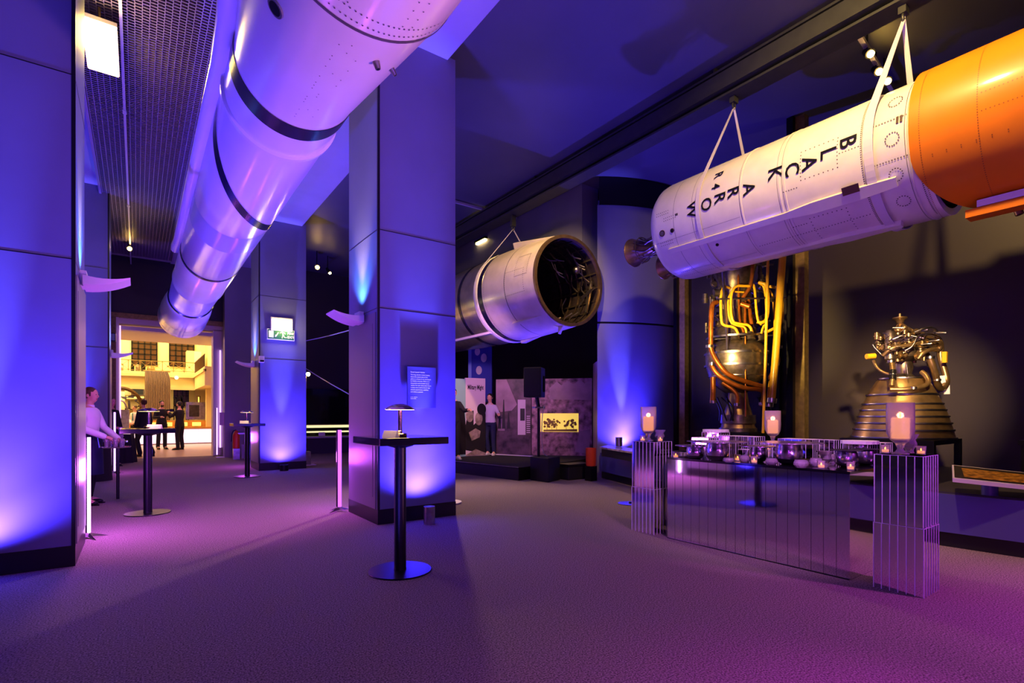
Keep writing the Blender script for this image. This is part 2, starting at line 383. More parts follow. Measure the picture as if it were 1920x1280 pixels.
q.bar((a.x+W*.31, fy, zc-.04), (a.x+W*.40, fy, zc+.045), .02, .02)
q.add([(a.x+W*.27,fy,zc-.065),(a.x+W*.335,fy,zc-.05),(a.x+W*.29,fy,zc+.0)], [(0,1,2)])
text_mb('FIRE', .075, lambda x, y: (a.x+W*.73+x, fy, zc+.015+y), q, bold=.002); text_mb('EXIT', .075, lambda x, y: (a.x+W*.73+x, fy, zc-.07+y), q, bold=.002)
obj('lettering', q, M['signw'], t)
c = aty(491, 674, 12.6)
t = thing('wall_sensor', 'small white sensor box on the exit sign column', 'sensor', (c.x, 12.7, c.z-.1))
obj('housing', MB().box(c.x-.05, c.x+.05, 12.58, 12.7, c.z-.06, c.z+.08), M['pinkw'], t); obj('lens', MB().box(c.x-.04, c.x+.04, 12.575, 12.58, c.z-.05, c.z-.01), M['black'], t)
# hanging panel light near the grille
c = Vector((-.32, 7.35, 5.3))
t = thing('ceiling_light', 'bright square panel light hung below the grille', 'light', tuple(c))
obj('frame', MB().box(c.x-.15, c.x+.15, c.y-.5, c.y+.5, 5.3, 5.34), M['pinkw'], t)
obj('diffuser', MB().box(c.x-.14, c.x+.14, c.y-.48, c.y+.48, 5.285, 5.3), M['warm'], t)
obj('cord', MB().cyl((c.x, c.y-.4, 5.34), (c.x, c.y-.4, 5.5), .012, seg=8), M['gold'], t)
c = aty(920, 452, 11.6)
t = thing('ceiling_light', 'glowing oblong light panel behind the metal rocket body', 'light', tuple(c))
obj('frame', MB().box(c.x-.27, c.x+.27, c.y-.12, c.y+.4, c.z, c.z+.05), M['black'], t)
obj('diffuser', MB().box(c.x-.25, c.x+.25, c.y-.1, c.y+.35, c.z-.05, c.z), M['warm'], t)
obj('stem', MB().cyl((c.x, c.y, c.z+.05), (c.x, c.y, ZC), .02, seg=8), M['black'], t)
# tracks and spots
def track(p0, p1, label):
    t = thing('light_track', label, 'track', tuple(Vector(p0)))
    obj('rail', MB().bar(p0, p1, .05, .05), M['rod'], t); obj('power_feed', MB().box(p0[0]-.08, p0[0]+.08, p0[1]-.05, p0[1]+.05, p0[2]-.02, p0[2]+.08), M['black'], t)
a1 = atz(857, 379, ZC-.04); track((a1.x-1, a1.y, ZC-.04), (7.4, a1.y-.0, ZC-.04), 'thin ceiling track passing behind the lifting beam')
a2 = atz(1600, 48, 5.85); a3 = atz(1680, 180, 5.85); track(tuple(a2), tuple(a3), 'short ceiling track with spotlights above the white rocket')
SPOTS = []
def spot(p, aim, label, r=.05, grp='gallery spotlights on the ceiling tracks', top=ZC, both=False):
    p = Vector(p); t = thing('spotlight', label, 'spotlight', tuple(p), 0, grp); d = (Vector(aim)-p).normalized()
    obj('housing', MB().cyl(p-d*.16, p, r*.75, r*1.15, 14), M['black'], t, smooth=True)
    obj('bulb', MB().sph(p+d*.012, r*.8, 10, 6), M['spot'], t, smooth=True)
    obj('arm', MB().cyl(p-d*.1, (p.x-d.x*.1, p.y-d.y*.1, top), .012, seg=8), M['black'], t)
    SPOTS.append(p+d*.1)
cam = Vector((0,0,1.25))
for (u, v, z, l) in ((1632,101,5.7,'bright ceiling spotlight nearest the lifting beam'), (1648,134,5.7,'middle bright ceiling spotlight beside the white sling'), (1664,152,5.65,'smallest bright ceiling spotlight above the white rocket')):
    p = atz(u, v, z); spot(p, p+Vector((-1.2,-1.3,-1.6)), l)
spot(atz(243, 466, 5.33), (0, 5, 1.5), 'bright spotlight at the end of the grille conduit', .06, top=5.45)
spot(atz(595, 501, 5.5), (3, 5, 1.5), 'bright spotlight between the two tall central columns', .07)
spot(atz(618, 511, 5.5), (8, 14, 0), 'dim turned away spotlight between the two tall central columns', .05)
spot(atz(1003, 433, 5.6), (4, 5, 1.5), 'small warm spotlight above the open ended rocket', .05)
# ================================================================== ROCKETS
# ---- long slender rocket over the central aisle
sx, sz, sr = .893, 3.6, .395
t = thing('slender_rocket', 'long glossy white rocket hanging over the central aisle', 'rocket', (sx, 0, sz))
obj('body', MB().lathe([(1e-4,-3), (.51,-3), (.51,2.45), (.50,2.5), (.398,3.66), (sr,3.7), (sr,8.72), (sr-.012,8.76), (sr-.012,8.85), (sr+.005,8.9), (sr+.005,10.62), (sr+.014,10.66), (sr,10.7), (sr-.01,12.35), (sr-.05,12.4), (1e-4,12.42)], YC(sx, sz), 72), M['white_gloss'], t, smooth=True)
obj('tail_skirt', MB().lathe([(.36,12.4), (.40,12.5), (.455,13.3), (.48,13.9), (.495,14.6), (.505,14.72), (.505,14.9), (.49,14.9), (.47,14.0), (.36,12.5)], YC(sx, sz), 64), M['white_gloss'], t, smooth=True)
M['teal'] = mat('pale_teal_band', 'a8d4e0', .2, coat=.3)
obj('teal_band', MB().lathe([(.4825,13.92), (.4975,14.58)], YC(sx, sz), 64), M['teal'], t, smooth=True)
M['faint'] = mat('painted_green_reflection', 'b4bcc8', .22, coat=.3)
obj('reflection_band', MB().lathe([(sr+.0012,6.5), (sr+.0012,7.15)], YC(sx, sz), 72), M['faint'], t, smooth=True)  # this band's colour paints a faint green reflection onto the hull
def band(name, y0f, w, r, m, par, cx=sx, cz=sz, n=96, a0=0, a1=2*PI, th=.004):
    b = MB(); v = []; f = []
    for i in range(n+1):
        a = a0+(a1-a0)*i/n; y = y0f(a)
        for (rr, yy) in ((r+th, y), (r+th, y+w)): v.append((cx+rr*cos(a), yy, cz+rr*sin(a)))
    for i in range(n): f.append((2*i, 2*i+1, 2*i+3, 2*i+2))
    return obj(name, b.add(v, f), m, par, smooth=True)
band('dark_band', lambda a: 3.74, .17, sr, M['navy_band'], t)
# oblique stripe: from y 4.6 on the left side to 6.3 low on the right
def obl(a):
    d = (a-PI) if a > 0 else a
    return 4.55+1.78*(a-PI)/(PI*.82)
band('oblique_stripe', obl, .2, sr, M['navy_band'], t, a0=PI*.98, a1=PI*1.98, n=60)
obj('joint_ring', MB().lathe([(sr,4.2), (sr+.018,4.22), (sr+.018,4.26), (sr,4.28)], YC(sx, sz), 72), M['white_gloss'], t, smooth=True)
obj('dark_ring', MB().lathe([(sr,8.74), (sr+.004,8.75), (sr+.004,8.84), (sr,8.86)], YC(sx, sz), 64), M['navy_band'], t, smooth=True)
obj('skirt_ring', MB().lathe([(sr-.005,12.3), (sr+.012,12.32), (sr+.012,12.38), (sr-.04,12.42)], YC(sx, sz), 64), M['navy_band'], t, smooth=True)
obj('cone_seam', MB().lathe([(.511,2.46), (.513,2.465), (.513,2.475), (.509,2.48)], YC(sx, sz), 72), M['seam'], t)
ra = math.radians(163)
def rp(r, y, a=ra): return (sx+r*cos(a), y, sz+r*sin(a))
obj('cable_raceway', MB().tube([rp(.56,-3), rp(.56,2.4), rp(.455,3.7), rp(.435,4.2), rp(.435,8.8), rp(.45,9.1), rp(.445,9.3)], .062, 14), M['white_gloss'], t, smooth=True)
# ports
def rivets(pts, r, fnorm, size=.006, mb=None):
    mb = mb or MB()
    for p in pts:
        nrm = fnorm(p); q = nrm.orthogonal().normalized(); w = nrm.cross(q); c = Vector(p)+nrm*.0015
        mb.add([c+(q*cos(k*PI/3)+w*sin(k*PI/3))*size for k in range(6)], [tuple(range(6))])
    return mb
def cp(cx, cz, r, a, y): return Vector((cx+r*cos(a), y, cz+r*sin(a)))
def coner(y): return .51 if y < 2.46 else (.398 if y > 3.66 else .51-(y-2.46)*.0933)
def scn(p): return Vector((p[0]-sx, 0, p[2]-sz)).normalized()
R = MB(); pts = [cp(sx, sz, .511, i*PI/60, y) for i in range(60, 130) for y in (2.36, 2.42)]; rivets(pts, 0, scn, .005, R)
pts = []
for a in (250, 256, 286, 292): pts += [cp(sx, sz, coner(y)+.001, math.radians(a), y) for y in [1.2+.06*k for k in range(20)]]
for k in range(26):
    a = math.radians(random.choice((262, 268, 275))); y = 2.6+k*.04; pts.append(cp(sx, sz, coner(y)+.002, a, y))
rivets(pts, 0, scn, .004, R); obj('rivets', R, M['rivet'], t)
for (u, v, rr, nm) in ((514,17,.045,'port'), (706,119,.024,'side_nozzle'), (738,136,.02,'side_nozzle')):
    an, yy = hit(u, v, sx, sz, .49); r0 = coner(yy); c = cp(sx, sz, r0, an, yy); nn = scn(c)
    q = MB().cyl(c-nn*.03, c+nn*(.006 if nm == 'port' else .032), rr, rr*(1 if nm == 'port' else .6), 20)
    o = obj(nm, q, M['silver'], t, smooth=True); obj('opening', MB().cyl(c-nn*.02, c+nn*(.008 if nm == 'port' else .034), rr*.75, rr*(.75 if nm == 'port' else .4), 16), M['black'], o)
# hanging cables of the slender rocket (steel wires to ceiling)
for y in (2.0, 8.9): 
    w = thing('hanging_wire', 'thin steel wire holding the slender rocket %s' % ('near its wide front' if y < 5 else 'behind its slim middle'), 'wire', (sx, y, sz+sr))
    obj('wire', MB().cyl((sx, y, sz+.38), (sx, y, 5.6), .006, seg=6), M['rod'], w)
# ---- white rocket stage with lettering
bxx, bz, br = 6.4, 3.87, .67
Y0, Y1 = 1.66, 4.76
bn = lambda p: Vector((p[0]-bxx, 0, p[2]-bz)).normalized()
t = thing('rocket_stage', 'white rocket stage with large black lettering, slung from the beam', 'rocket', (bxx, 3.2, bz))
obj('body', MB().lathe([(.60,Y0), (br-.004,Y0), (br-.004,2.05), (br-.015,2.07), (br,2.12), (br,3.0), (br,4.62), (br-.012,4.7), (br-.05,Y1), (.3,Y1+.02), (1e-4,Y1+.02)], YC(bxx, bz), 96), M['white_ba'], t, smooth=True)
obj('dark_interior', MB().lathe([(.6,Y0), (.58,Y0+.5), (1e-4,Y0+.55)], YC(bxx, bz), 48), M['inner'], t, smooth=True)
for y, w in ((3.40,.02), (2.895,.018), (2.95,.018), (2.12,.015), (1.78,.006)): obj('hoop_rib', MB().lathe([(br-.002,y), (br+.005,y+.003), (br+.005,y+w), (br-.002,y+w+.003)], YC(bxx, bz), 96), M['white_ba'], t, smooth=True)
SM = MB()
for y in (3.427, 2.926, 2.98, 4.35, 2.148, 4.07, 1.8): SM.lathe([(br+.001,y), (br+.001,y+.004)], YC(bxx, bz), 96)
for a in (205, 250): SM.add([cp(bxx, bz, br+.002, math.radians(a), 3.45), cp(bxx, bz, br+.002, math.radians(a+.25), 3.45), cp(bxx, bz, br+.002, math.radians(a+.25), 4.7), cp(bxx, bz, br+.002, math.radians(a), 4.7)], [(0,1,2,3)])
obj('panel_seams', SM, M['seam'], t)
rd = math.radians
R = MB(); pts = []
for y in (2.11, 2.16, 1.72): pts += [cp(bxx, bz, br, rd(130+k*1.8), y) for k in range(75)]
for (a0, a1, y0, y1) in ((165, 191, 2.37, 2.73), (227, 258, 2.37, 2.73)):
    for k in range(9):
        y = y0+(y1-y0)*k/8; pts += [cp(bxx, bz, br, rd(a0), y), cp(bxx, bz, br, rd(a1), y)]
    for k in range(9):
        a = rd(a0+(a1-a0)*k/8); pts += [cp(bxx, bz, br, a, y0), cp(bxx, bz, br, a, y1)]
for a0 in (150, 184, 212, 236): pts += [cp(bxx, bz, br, rd(a0)+.09*cos(k*.4), 1.9+.055*sin(k*.4)) for k in range(16)]
for a0 in (168, 200): pts += [cp(bxx, bz, br, rd(a0), 1.72+.024*k) for k in range(16)]
pts += [cp(bxx, bz, br, rd(240+.06*k), 2.2+.03*k) for k in range(40)]
pts += [cp(bxx, bz, br, rd(260), 2.2+.03*k) for k in range(80)]
pts += [cp(bxx, bz, br, rd(a), 2.78+.028*k) for a in (196, 231) for k in range(6)]+[cp(bxx, bz, br, rd(180), 2.18+.028*k) for k in range(7)]
for (a0, y0) in ((180, 4.5), (206, 4.6), (248, 4.55), (172, 4.62)): pts += [cp(bxx, bz, br, rd(a0+dy), y0-k*.03) for k in range(7) for dy in (0, 3)]
rivets(pts, 0, bn, .0065, R); obj('rivets', R, M['rivet'], t)
# lettering
LM = MB()
def letter(ch, a0, y, s, sp=None):
    s *= 1.12; tmp = text_mb(ch, 1, lambda x, z: (x, z, 0), bold=.012); xs = [p[0] for p in tmp.v]; ys = [p[1] for p in tmp.v]
    cx_, w = (min(xs)+max(xs))/2, max(xs)-min(xs); cy_, h = (min(ys)+max(ys))/2, max(ys)-min(ys); k = s/h
    mesh_v = []
    for (x, z, _) in tmp.v:
        a = rd(a0)+(x-cx_)*k/br; yy = y-(z-cy_)*k; mesh_v.append(cp(bxx, bz, br+.0085, a, yy))
    LM.add(mesh_v, tmp.f)
for ch, a0, y in zip('BLACK', (173, 176.5, 178.5, 178.5, 176.8), (2.27, 2.45, 2.635, 2.81, 3.0)): letter(ch, a0, y, .135)
for ch, a0, y in zip('ARROW', (181.5, 180, 180.6, 181.6, 181.4), (3.30, 3.495, 3.67, 3.855, 4.06)): letter(ch, a0, y, .13)
letter('R', 152, 3.735, .1); letter('4', 165.5, 3.735, .1)
obj('lettering', LM, M['black'], t)
# side raceways
def raceway(a0, ys, ws, hs, name, m):
    b = MB(); v = []
    for y, w, h in zip(ys, ws, hs):
        for (da, rr) in ((-w, br-.01), (-w*.92, br+h), (w*.92, br+h), (w, br-.01)): v.append(cp(bxx, bz, rr, rd(a0+da), y))
    n = len(ys); f = [(0,1,2,3), tuple(4*(n-1)+k for k in (3,2,1,0))]
    for i in range(n-1):
        for k in range(3): f.append((4*i+k, 4*i+k+1, 4*i+4+k+1, 4*i+4+k))
    return obj(name, b.add(v, f), m, t)
raceway(217, (1.9, 2.2, 2.65, 2.95, 4.5), (4, 5.2, 5.2, 3, 3), (.03, .05, .05, .04, .04), 'cable_raceway', M['white_ba'])
raceway(262, (2.0, 2.5, 2.9, 4.0), (3, 6, 4, 4), (.05, .05, .035, .02), 'lower_raceway', M['white_ba'])
M['brownp'] = mat('dark_brown_plate', '3c1c14', .5)
def patch(a, y, w, h, m, nm, th=.006, par=None):
    b = MB(); v = [cp(bxx, bz, rr, rd(a)+da*w/2/br, y+dy*h/2) for rr in (br+max(0, th-.012), br+th) for da, dy in ((-1,-1),(1,-1),(1,1),(-1,1))]
    return obj(nm, b.add(v, [(4,5,6,7),(0,1,5,4),(1,2,6,5),(2,3,7,6),(3,0,4,7)]), m, par or t)
patch(211.5, 2.27, .075, .15, M['brownp'], 'brown_cover_plate', .058)
patch(170, 1.86, .065, .018, M['brownp'], 'vent_slot'); patch(170, 1.83, .065, .018, M['brownp'], 'vent_slot')
for (a0, y, r0) in ((195.5, 4.545, .042), (196, 4.385, .028), (226, 3.84, .02)):
    c = cp(bxx, bz, br, rd(a0), y); nn = bn(c)
    o = obj('port_ring', MB().cyl(c-nn*.01, c+nn*.008, r0, r0, 20), M['brownp'], t); obj('port_lens', MB().cyl(c, c+nn*.01, r0*.7, r0*.7, 16), M['steel' if r0 > .04 else 'black'], o)
patch(180.5, 4.3, .03, .04, M['seam'], 'access_door', .003)
# engine nozzle cluster on the left end
def nozzle_cluster(cx, cy, cz, s, name):
    n = obj(name, MB().lathe([(.07*s,0), (.075*s,.04), (.1*s,.13), (.155*s,.24), (.215*s,.38), (.222*s,.385), (.222*s,.395), (.205*s,.395), (.15*s,.24), (.06*s,.02)], YC(cx, cz, cy), 40), M['bronze'], t, smooth=True)
    k = MB()
    for a in range(0, 360, 45): k.tube([(cx+.06*cos(rd(a)), cy-.24, cz+.06*sin(rd(a))), (cx+.16*cos(rd(a+20)), cy-.08, cz+.16*sin(rd(a+20))), (cx+.12*cos(rd(a+40)), cy+.1, cz+.12*sin(rd(a+40))), (cx+.2*cos(rd(a+10)), cy+.25, cz+.2*sin(rd(a+10)))], .011, 6, 2)
    obj('feed_pipes', k, M['dsteel'], n)
    obj('hoop', MB().tube([(cx+.19*cos(i*PI/12), cy+.2, cz+.19*sin(i*PI/12)) for i in range(24)], .008, 6, closed=True), M['dsteel'], n)
    return n
nozzle_cluster(bxx+.02, Y1+.48, bz-.05, 1, 'nozzle')
nozzle_cluster(bxx+.0, Y1-.12, bz-.42, .8, 'nozzle')
k = MB(); random.seed(3)
for i in range(26):
    a = random.random()*2*PI; r0 = random.uniform(.02,.17); k.tube([(bxx+r0*cos(a), Y1, bz-.05+r0*sin(a)), (bxx+.12*cos(a+.6), Y1+.2, bz-.05+.12*sin(a+.6)), (bxx+.07*cos(a+1), Y1+.42, bz-.05+.07*sin(a+1))], random.uniform(.006,.016), 6, 1)
k.lathe([(1e-4,0), (.1,0), (.09,.3), (.05,.45), (1e-4,.46)], YC(bxx, bz-.05, Y1), 16)
obj('thrust_mount', k, M['dsteel'], t, smooth=True)
# slings
def sling(y, top, cx, cz, r, label, w=.055, dy=0):
    s = thing('lifting_sling', label, 'sling', tuple(top), 0, 'white webbing slings around the rockets'); q = MB(); T = Vector(top)
    dx, dz = T.x-cx, T.z-cz; L = math.hypot(dx, dz); b0 = math.atan2(dz, dx); th = math.acos(r/L); path = [(T.x, T.z)]
    a0, a1 = b0+th, b0-th+2*PI; n = 48
    path += [(cx+(r+.006)*cos(a0+(a1-a0)*i/n), cz+(r+.006)*sin(a0+(a1-a0)*i/n)) for i in range(n+1)]+[(T.x, T.z)]
    v = []; f = []
    for i, (x, z) in enumerate(path):
        ww = w*(.45 if i in (0, len(path)-1) else 1); yy = y if 0 < i < len(path)-1 else T.y
        j = 1 if i < len(path)-1 else 0
        x2, z2 = path[min(i+1, len(path)-1)]; x1, z1 = path[max(i-1, 0)]; tx, tz = x2-x1, z2-z1; l = math.hypot(tx, tz) or 1; nx_, nz_ = tz/l, -tx/l
        if 0 < i < len(path)-1: nx_, nz_ = (x-cx)/r, (z-cz)/r
        for (o_, s_) in ((0, -1), (0, 1), (.006, 1), (.006, -1)): v.append((x+nx_*o_, yy+s_*ww/2, z+nz_*o_))
    for i in range(len(path)-1):
        for k_ in range(4): f.append((4*i+k_, 4*i+(k_+1) % 4, 4*i+4+(k_+1) % 4, 4*i+4+k_))
    obj('webbing', q.add(v, f), M['strap'], s)
    obj('shackle', MB().tube([(T.x+.03*cos(i*PI/6), T.y, T.z+.03+.045*sin(i*PI/6)) for i in range(12)], .012, 6, closed=True), M['steel_beam'], s)
    obj('beam_clamp', MB().box(T.x-.05, T.x+.05, T.y-.035, T.y+.035, T.z+.06, 5.5), M['steel_beam'], s)
sling(3.98, (6.5, 3.96, 5.36), bxx, bz, br+.004, 'white webbing sling at the nozzle end of the lettered rocket')
sling(2.09, (6.5, 2.05, 5.36), bxx, bz, br+.012, 'white webbing sling at the orange end of the lettered rocket', .08)
# ---- orange rocket shell
t = thing('orange_rocket_shell', 'orange rocket section joined to the white lettered stage', 'rocket', (bxx, 0, bz))
v = []; f = []; n = 72; ys = [None, 1.35, .9, .3, -.4, -1.2, -2.2]; orr = .715
def ystart(a):     # the shell is cut back low down
    d = math.degrees(a) % 360
    return 1.76 - .34*max(0, min(1, (d-205)/60))**1.5 if d > 180 else 1.76
for j in range(len(ys)):
    for i in range(n):
        a = 2*PI*i/n; v.append(cp(bxx, bz, orr, a, ystart(a) if j == 0 else ys[j]))
for j in range(len(ys)):
    pass
nv = len(v)
for i in range(n): a = 2*PI*i/n; v.append(cp(bxx, bz, orr-.02, a, ystart(a)))
for i in range(n): a = 2*PI*i/n; v.append(cp(bxx, bz, orr-.02, a, 0))
for j in range(len(ys)-1):
    for i in range(n): k = (i+1) % n; f.append((j*n+i, j*n+k, (j+1)*n+k, (j+1)*n+i))
for i in range(n):
    k = (i+1) % n; f.append((i, k, nv+k, nv+i)); f.append((nv+i, nv+k, nv+n+k, nv+n+i))
b = MB(); b.add(v, f); obj('shell', b, M['orange'], t, smooth=True)
R = MB(); on = bn; pts = []
for y in (1.68, 1.28, .92, .88): pts += [cp(bxx, bz, orr, rd(120+k*1.7), y) for k in range(90)]
for a0, ya, yb in ((188, .9, 1.28), (176, .9, 1.28), (205, .2, 1.6), (206.5, .2, 1.6)): pts += [cp(bxx, bz, orr, rd(a0), ya+(yb-ya)*k/14) for k in range(15)]
pts += [cp(bxx, bz, orr, rd(196)+.17*cos(k*.26), .62+.1*sin(k*.26)) for k in range(24)]
pts += [cp(bxx, bz, orr, rd(196)+.13*cos(k*.26), .62+.075*sin(k*.26)) for k in range(24)]
rivets(pts, 0, bn, .005, R); obj('rivets', R, M['rivet_o'], t)
obj('under_rail', MB().bar((bxx-.22, 1.38, bz-.73), (bxx-.22, -1.2, bz-.73), .12, .06), M['pinkw'], t)
obj('under_fairing', MB().bar((bxx-.2, 1.46, bz-.80), (bxx-.2, -1.2, bz-.80), .16, .07), M['orange'], t)
obj('inner_tank', MB().lathe([(1e-4,1.95), (.3,1.9), (.55,1.7), (.63,1.4), (.63,.5)], YC(bxx, bz), 40), M['dsteel'], t, smooth=True)
w = t
a = atx(1893, 372, 6.3); bq = atx(1912, 402, 6.3)
obj('pipe', MB().cyl(a+Vector((0,0,.1)), bq, .03, seg=12), M['bronze'], w, smooth=True)
obj('coil', MB().tube([(bq.x+.06*cos(i*.6), bq.y+.07*sin(i*.6), bq.z+.06+.004*i) for i in range(24)], .006, 6), M['steel'], w, smooth=True)
obj('bracket_plate', MB().prism([(0,0),(.2,0),(.08,-.3)], 0, .02, Matrix.Translation((6.25, atx(1925,372,6.25).y, 3.12)) @ Matrix.Rotation(PI/2, 4, 'X') @ Matrix.Rotation(0, 4, 'Z')), M['orange'], w)
# ---- open ended rocket body further back
cx2, cz2 = 6.6, 3.76; t = thing('open_rocket_body', 'pale metal rocket body showing its open ribbed end', 'rocket', (cx2, 9, cz2))
M['dirty'] = mat('dirty_cream_rocket_paint', 'cabdb4', .3, .25, noise=(4, .85, 1.05), coat=.2)
obj('front_barrel', MB().lathe([(.80,7.36), (.845,7.36), (.87,7.6), (.93,8.7), (.935,8.95)], YC(cx2, cz2), 80), M['dirty'], t, smooth=True)
obj('metal_barrel', MB().lathe([(.925,9.12), (.93,9.2), (.92,9.9), (.925,10.6), (.9,11.5), (.9,15), (1e-4,15.1)], YC(cx2, cz2), 80), M['silver'], t, smooth=True)
obj('dark_hoop', MB().lathe([(.92,8.95), (.94,8.96), (.94,9.1), (.92,9.12)], YC(cx2, cz2), 80), M['navy_band'], t, smooth=True)
obj('dark_hoop', MB().lathe([(.92,9.85), (.932,9.86), (.932,9.95), (.92,9.96)], YC(cx2, cz2), 80), M['navy_band'], t, smooth=True)
obj('white_hoop', MB().lathe([(.93,9.13), (.945,9.14), (.945,9.26), (.93,9.27)], YC(cx2, cz2), 80), M['white_ba'], t, smooth=True)
obj('end_ring', MB().lathe([(.79,7.4), (.79,7.33), (.85,7.33), (.85,7.38)], YC(cx2, cz2), 80), M['bronze'], t, smooth=True)
obj('dark_interior', MB().lathe([(.80,7.38), (.82,7.7), (.85,8.4), (.8,9.2), (1e-4,9.3)], YC(cx2, cz2), 64), M['inner'], t, smooth=True)
I = MB()
for y in (7.55, 7.75, 7.95, 8.2, 8.5): I.lathe([(.79,y), (.79,y+.03), (.83,y+.03), (.83,y)], YC(cx2, cz2), 48)
for a in range(0, 360, 20): I.bar(cp(cx2, cz2, .8, rd(a), 7.4), cp(cx2, cz2, .8, rd(a), 8.9), .03, .03)
obj('inner_ribs', I, M['dsteel'], t)
I = MB(); random.seed(5)
for i in range(16):
    a = rd(random.uniform(-70, 60)); y = random.uniform(7.5, 8.3); I.tube([cp(cx2, cz2, .76, a, y), cp(cx2, cz2, .7, a+.2, y+.1), cp(cx2, cz2, .74, a+.5, y+.05)], .014, 6, 1)
I.sph(cp(cx2, cz2, .52, rd(38), 7.6), .075); I.tube([cp(cx2, cz2, .52, rd(38), 7.6), cp(cx2, cz2, .6, rd(20), 7.55), cp(cx2, cz2, .7, rd(2), 7.6), cp(cx2, cz2, .72, rd(-20), 7.6)], .012, 6, 2)
I.bar(cp(cx2, cz2, .74, rd(0), 7.45), cp(cx2, cz2, .5, rd(-30), 7.5), .05); I.bar(cp(cx2, cz2, .74, rd(-45), 7.45), cp(cx2, cz2, .74, rd(10), 7.5), .04)
obj('internal_fittings', I, M['steel'], t, smooth=True)
def fin(a, y0, y1, h, w, name='fairing'):
    rr = lambda y: .845+(y-7.36)*.056
    P_ = [cp(cx2, cz2, rr(y)-.02, rd(a)+da, y) for y, da in ((y0,-w), (y0,w), (y1,w*.3), (y1,-w*.3))]+[cp(cx2, cz2, rr(y0)+h, rd(a)-w*.7, y0), cp(cx2, cz2, rr(y0)+h, rd(a)+w*.7, y0), cp(cx2, cz2, rr(y1)+.01, rd(a)+w*.2, y1), cp(cx2, cz2, rr(y1)+.01, rd(a)-w*.2, y1)]
    obj(name, MB().add(P_, [(3,2,1,0),(4,5,6,7),(0,1,5,4),(1,2,6,5),(2,3,7,6),(3,0,4,7)]), M['dirty'], t, bevel=.01)
fin(112, 8.55, 7.4, .13, .09); fin(232, 8.35, 7.5, .06, .06); fin(263, 7.5, 7.4, .15, .06); fin(275, 8.9, 8.1, .07, .1)
obj('ladder_rail', MB().bar((cx2-.52, 9.2, cz2-.78), (cx2-.5, 14, cz2-.76), .09, .05), M['pinkw'], t)
R = MB(); n2 = lambda p: Vector((p[0]-cx2, 0, p[2]-cz2)).normalized(); pts = []
rr2 = lambda y: .87+(y-7.6)*.0545
for (a0, a1, ya, yb) in ((168, 196, 7.65, 8.2), (150, 176, 7.55, 7.9)):
    for k in range(16): pts += [cp(cx2, cz2, rr2(ya+(yb-ya)*k/15), rd(a0), ya+(yb-ya)*k/15), cp(cx2, cz2, rr2(ya+(yb-ya)*k/15), rd(a1), ya+(yb-ya)*k/15)]
    for k in range(12): pts += [cp(cx2, cz2, rr2(ya), rd(a0+(a1-a0)*k/11), ya), cp(cx2, cz2, rr2(yb), rd(a0+(a1-a0)*k/11), yb)]
pts += [cp(cx2, cz2, rr2(8.88), rd(100+k*2.2), 8.88) for k in range(90)]
rivets(pts, 0, n2, .008, R); obj('rivets', R, M['rivet'], t)
obj('barrel_seam', MB().lathe([(rr2(8.2)+.002,8.2), (rr2(8.2)+.003,8.215)], YC(cx2, cz2), 80), M['seam'], t)
sling(9.19, (6.52, 9.05, 5.2), cx2, cz2, .945, 'white webbing sling around the open ended rocket body', .05)
# ================================================================== BAR TABLES, LAMPS, TUBES
T3 = lambda x, y, z: Matrix.Translation((x, y, z))
def bar_table(x, y, label, rot=0):
    t = thing('bar_table', label, 'table', (x, y, 0), 0, 'tall square topped bar tables')
    R_ = Matrix.Translation((x, y, 0)) @ Matrix.Rotation(rot, 4, 'Z')
    obj('base_plate', MB().lathe([(1e-4,0), (.247,0), (.25,.006), (.247,.012), (1e-4,.016)], T3(x,y,0), 48), M['black'], t, smooth=True)
    obj('column', MB().lathe([(.05,.012), (.047,.03), (.047,1.0)], T3(x,y,0), 32), M['black'], t, smooth=True)
    obj('support_plate', MB().lathe([(.047,.985), (.1,1.0), (.14,1.022), (1e-4,1.022)], T3(x,y,0), 32), M['black'], t, smooth=True)
    obj('table_top', MB().box(-.285, .285, -.285, .285, 1.02, 1.075, R_), M['black_glass'], t, bevel=.004)
    return t
TB = [(1.71, 3.92), (.11, 8.07), (1.81, 11.7)]
bar_table(*TB[0], 'black bar table with a glowing lamp in front of the text board column', 0)
bar_table(*TB[1], 'black bar table with a lamp beside the serving woman')
bar_table(*TB[2], 'small distant bar table before the exit sign column')
M['lampmetal'] = mat('warm_chrome_lamp', 'c8a890', .18, 1)
M['cardglow'] = mat('warm_white_card', 'fff0d0', .6)
LAMPS = []
def table_lamp(x, y, z, label):
    t = thing('table_lamp', label, 'lamp', (x, y, z), 0, 'mushroom shaped table lamps')
    obj('base', MB().lathe([(1e-4,0), (.052,0), (.055,.004), (.055,.022), (.05,.027), (.016,.03), (1e-4,.03)], T3(x,y,z), 32), M['lampmetal'], t, smooth=True)
    obj('stem', MB().lathe([(.019,.03), (.0165,.06), (.0175,.2), (.019,.213)], T3(x,y,z), 24), M['lampmetal'], t, smooth=True)
    obj('collar', MB().lathe([(.018,.038), (.021,.04), (.021,.046), (.018,.048)], T3(x,y,z), 24), M['chrome'], t)
    s = obj('lamp_shade', MB().lathe([(1e-4,.262), (.03,.26), (.07,.248), (.1,.232), (.118,.218), (.12,.214), (.115,.216), (.08,.232), (.03,.245), (1e-4,.247)], T3(x,y,z), 48), M['lampmetal'], t, smooth=True)
    obj('light_ring', MB().lathe([(.03,.214), (.112,.214), (.112,.217), (.03,.217)], T3(x,y,z), 32), M['warm'], t)
    LAMPS.append((x, y, z+.2))
    return t
table_lamp(1.70, 3.9, 1.075, 'glowing mushroom lamp on the bar table nearest the text board')
table_lamp(.12, 8.05, 1.075, 'glowing mushroom lamp on the bar table beside the serving woman')
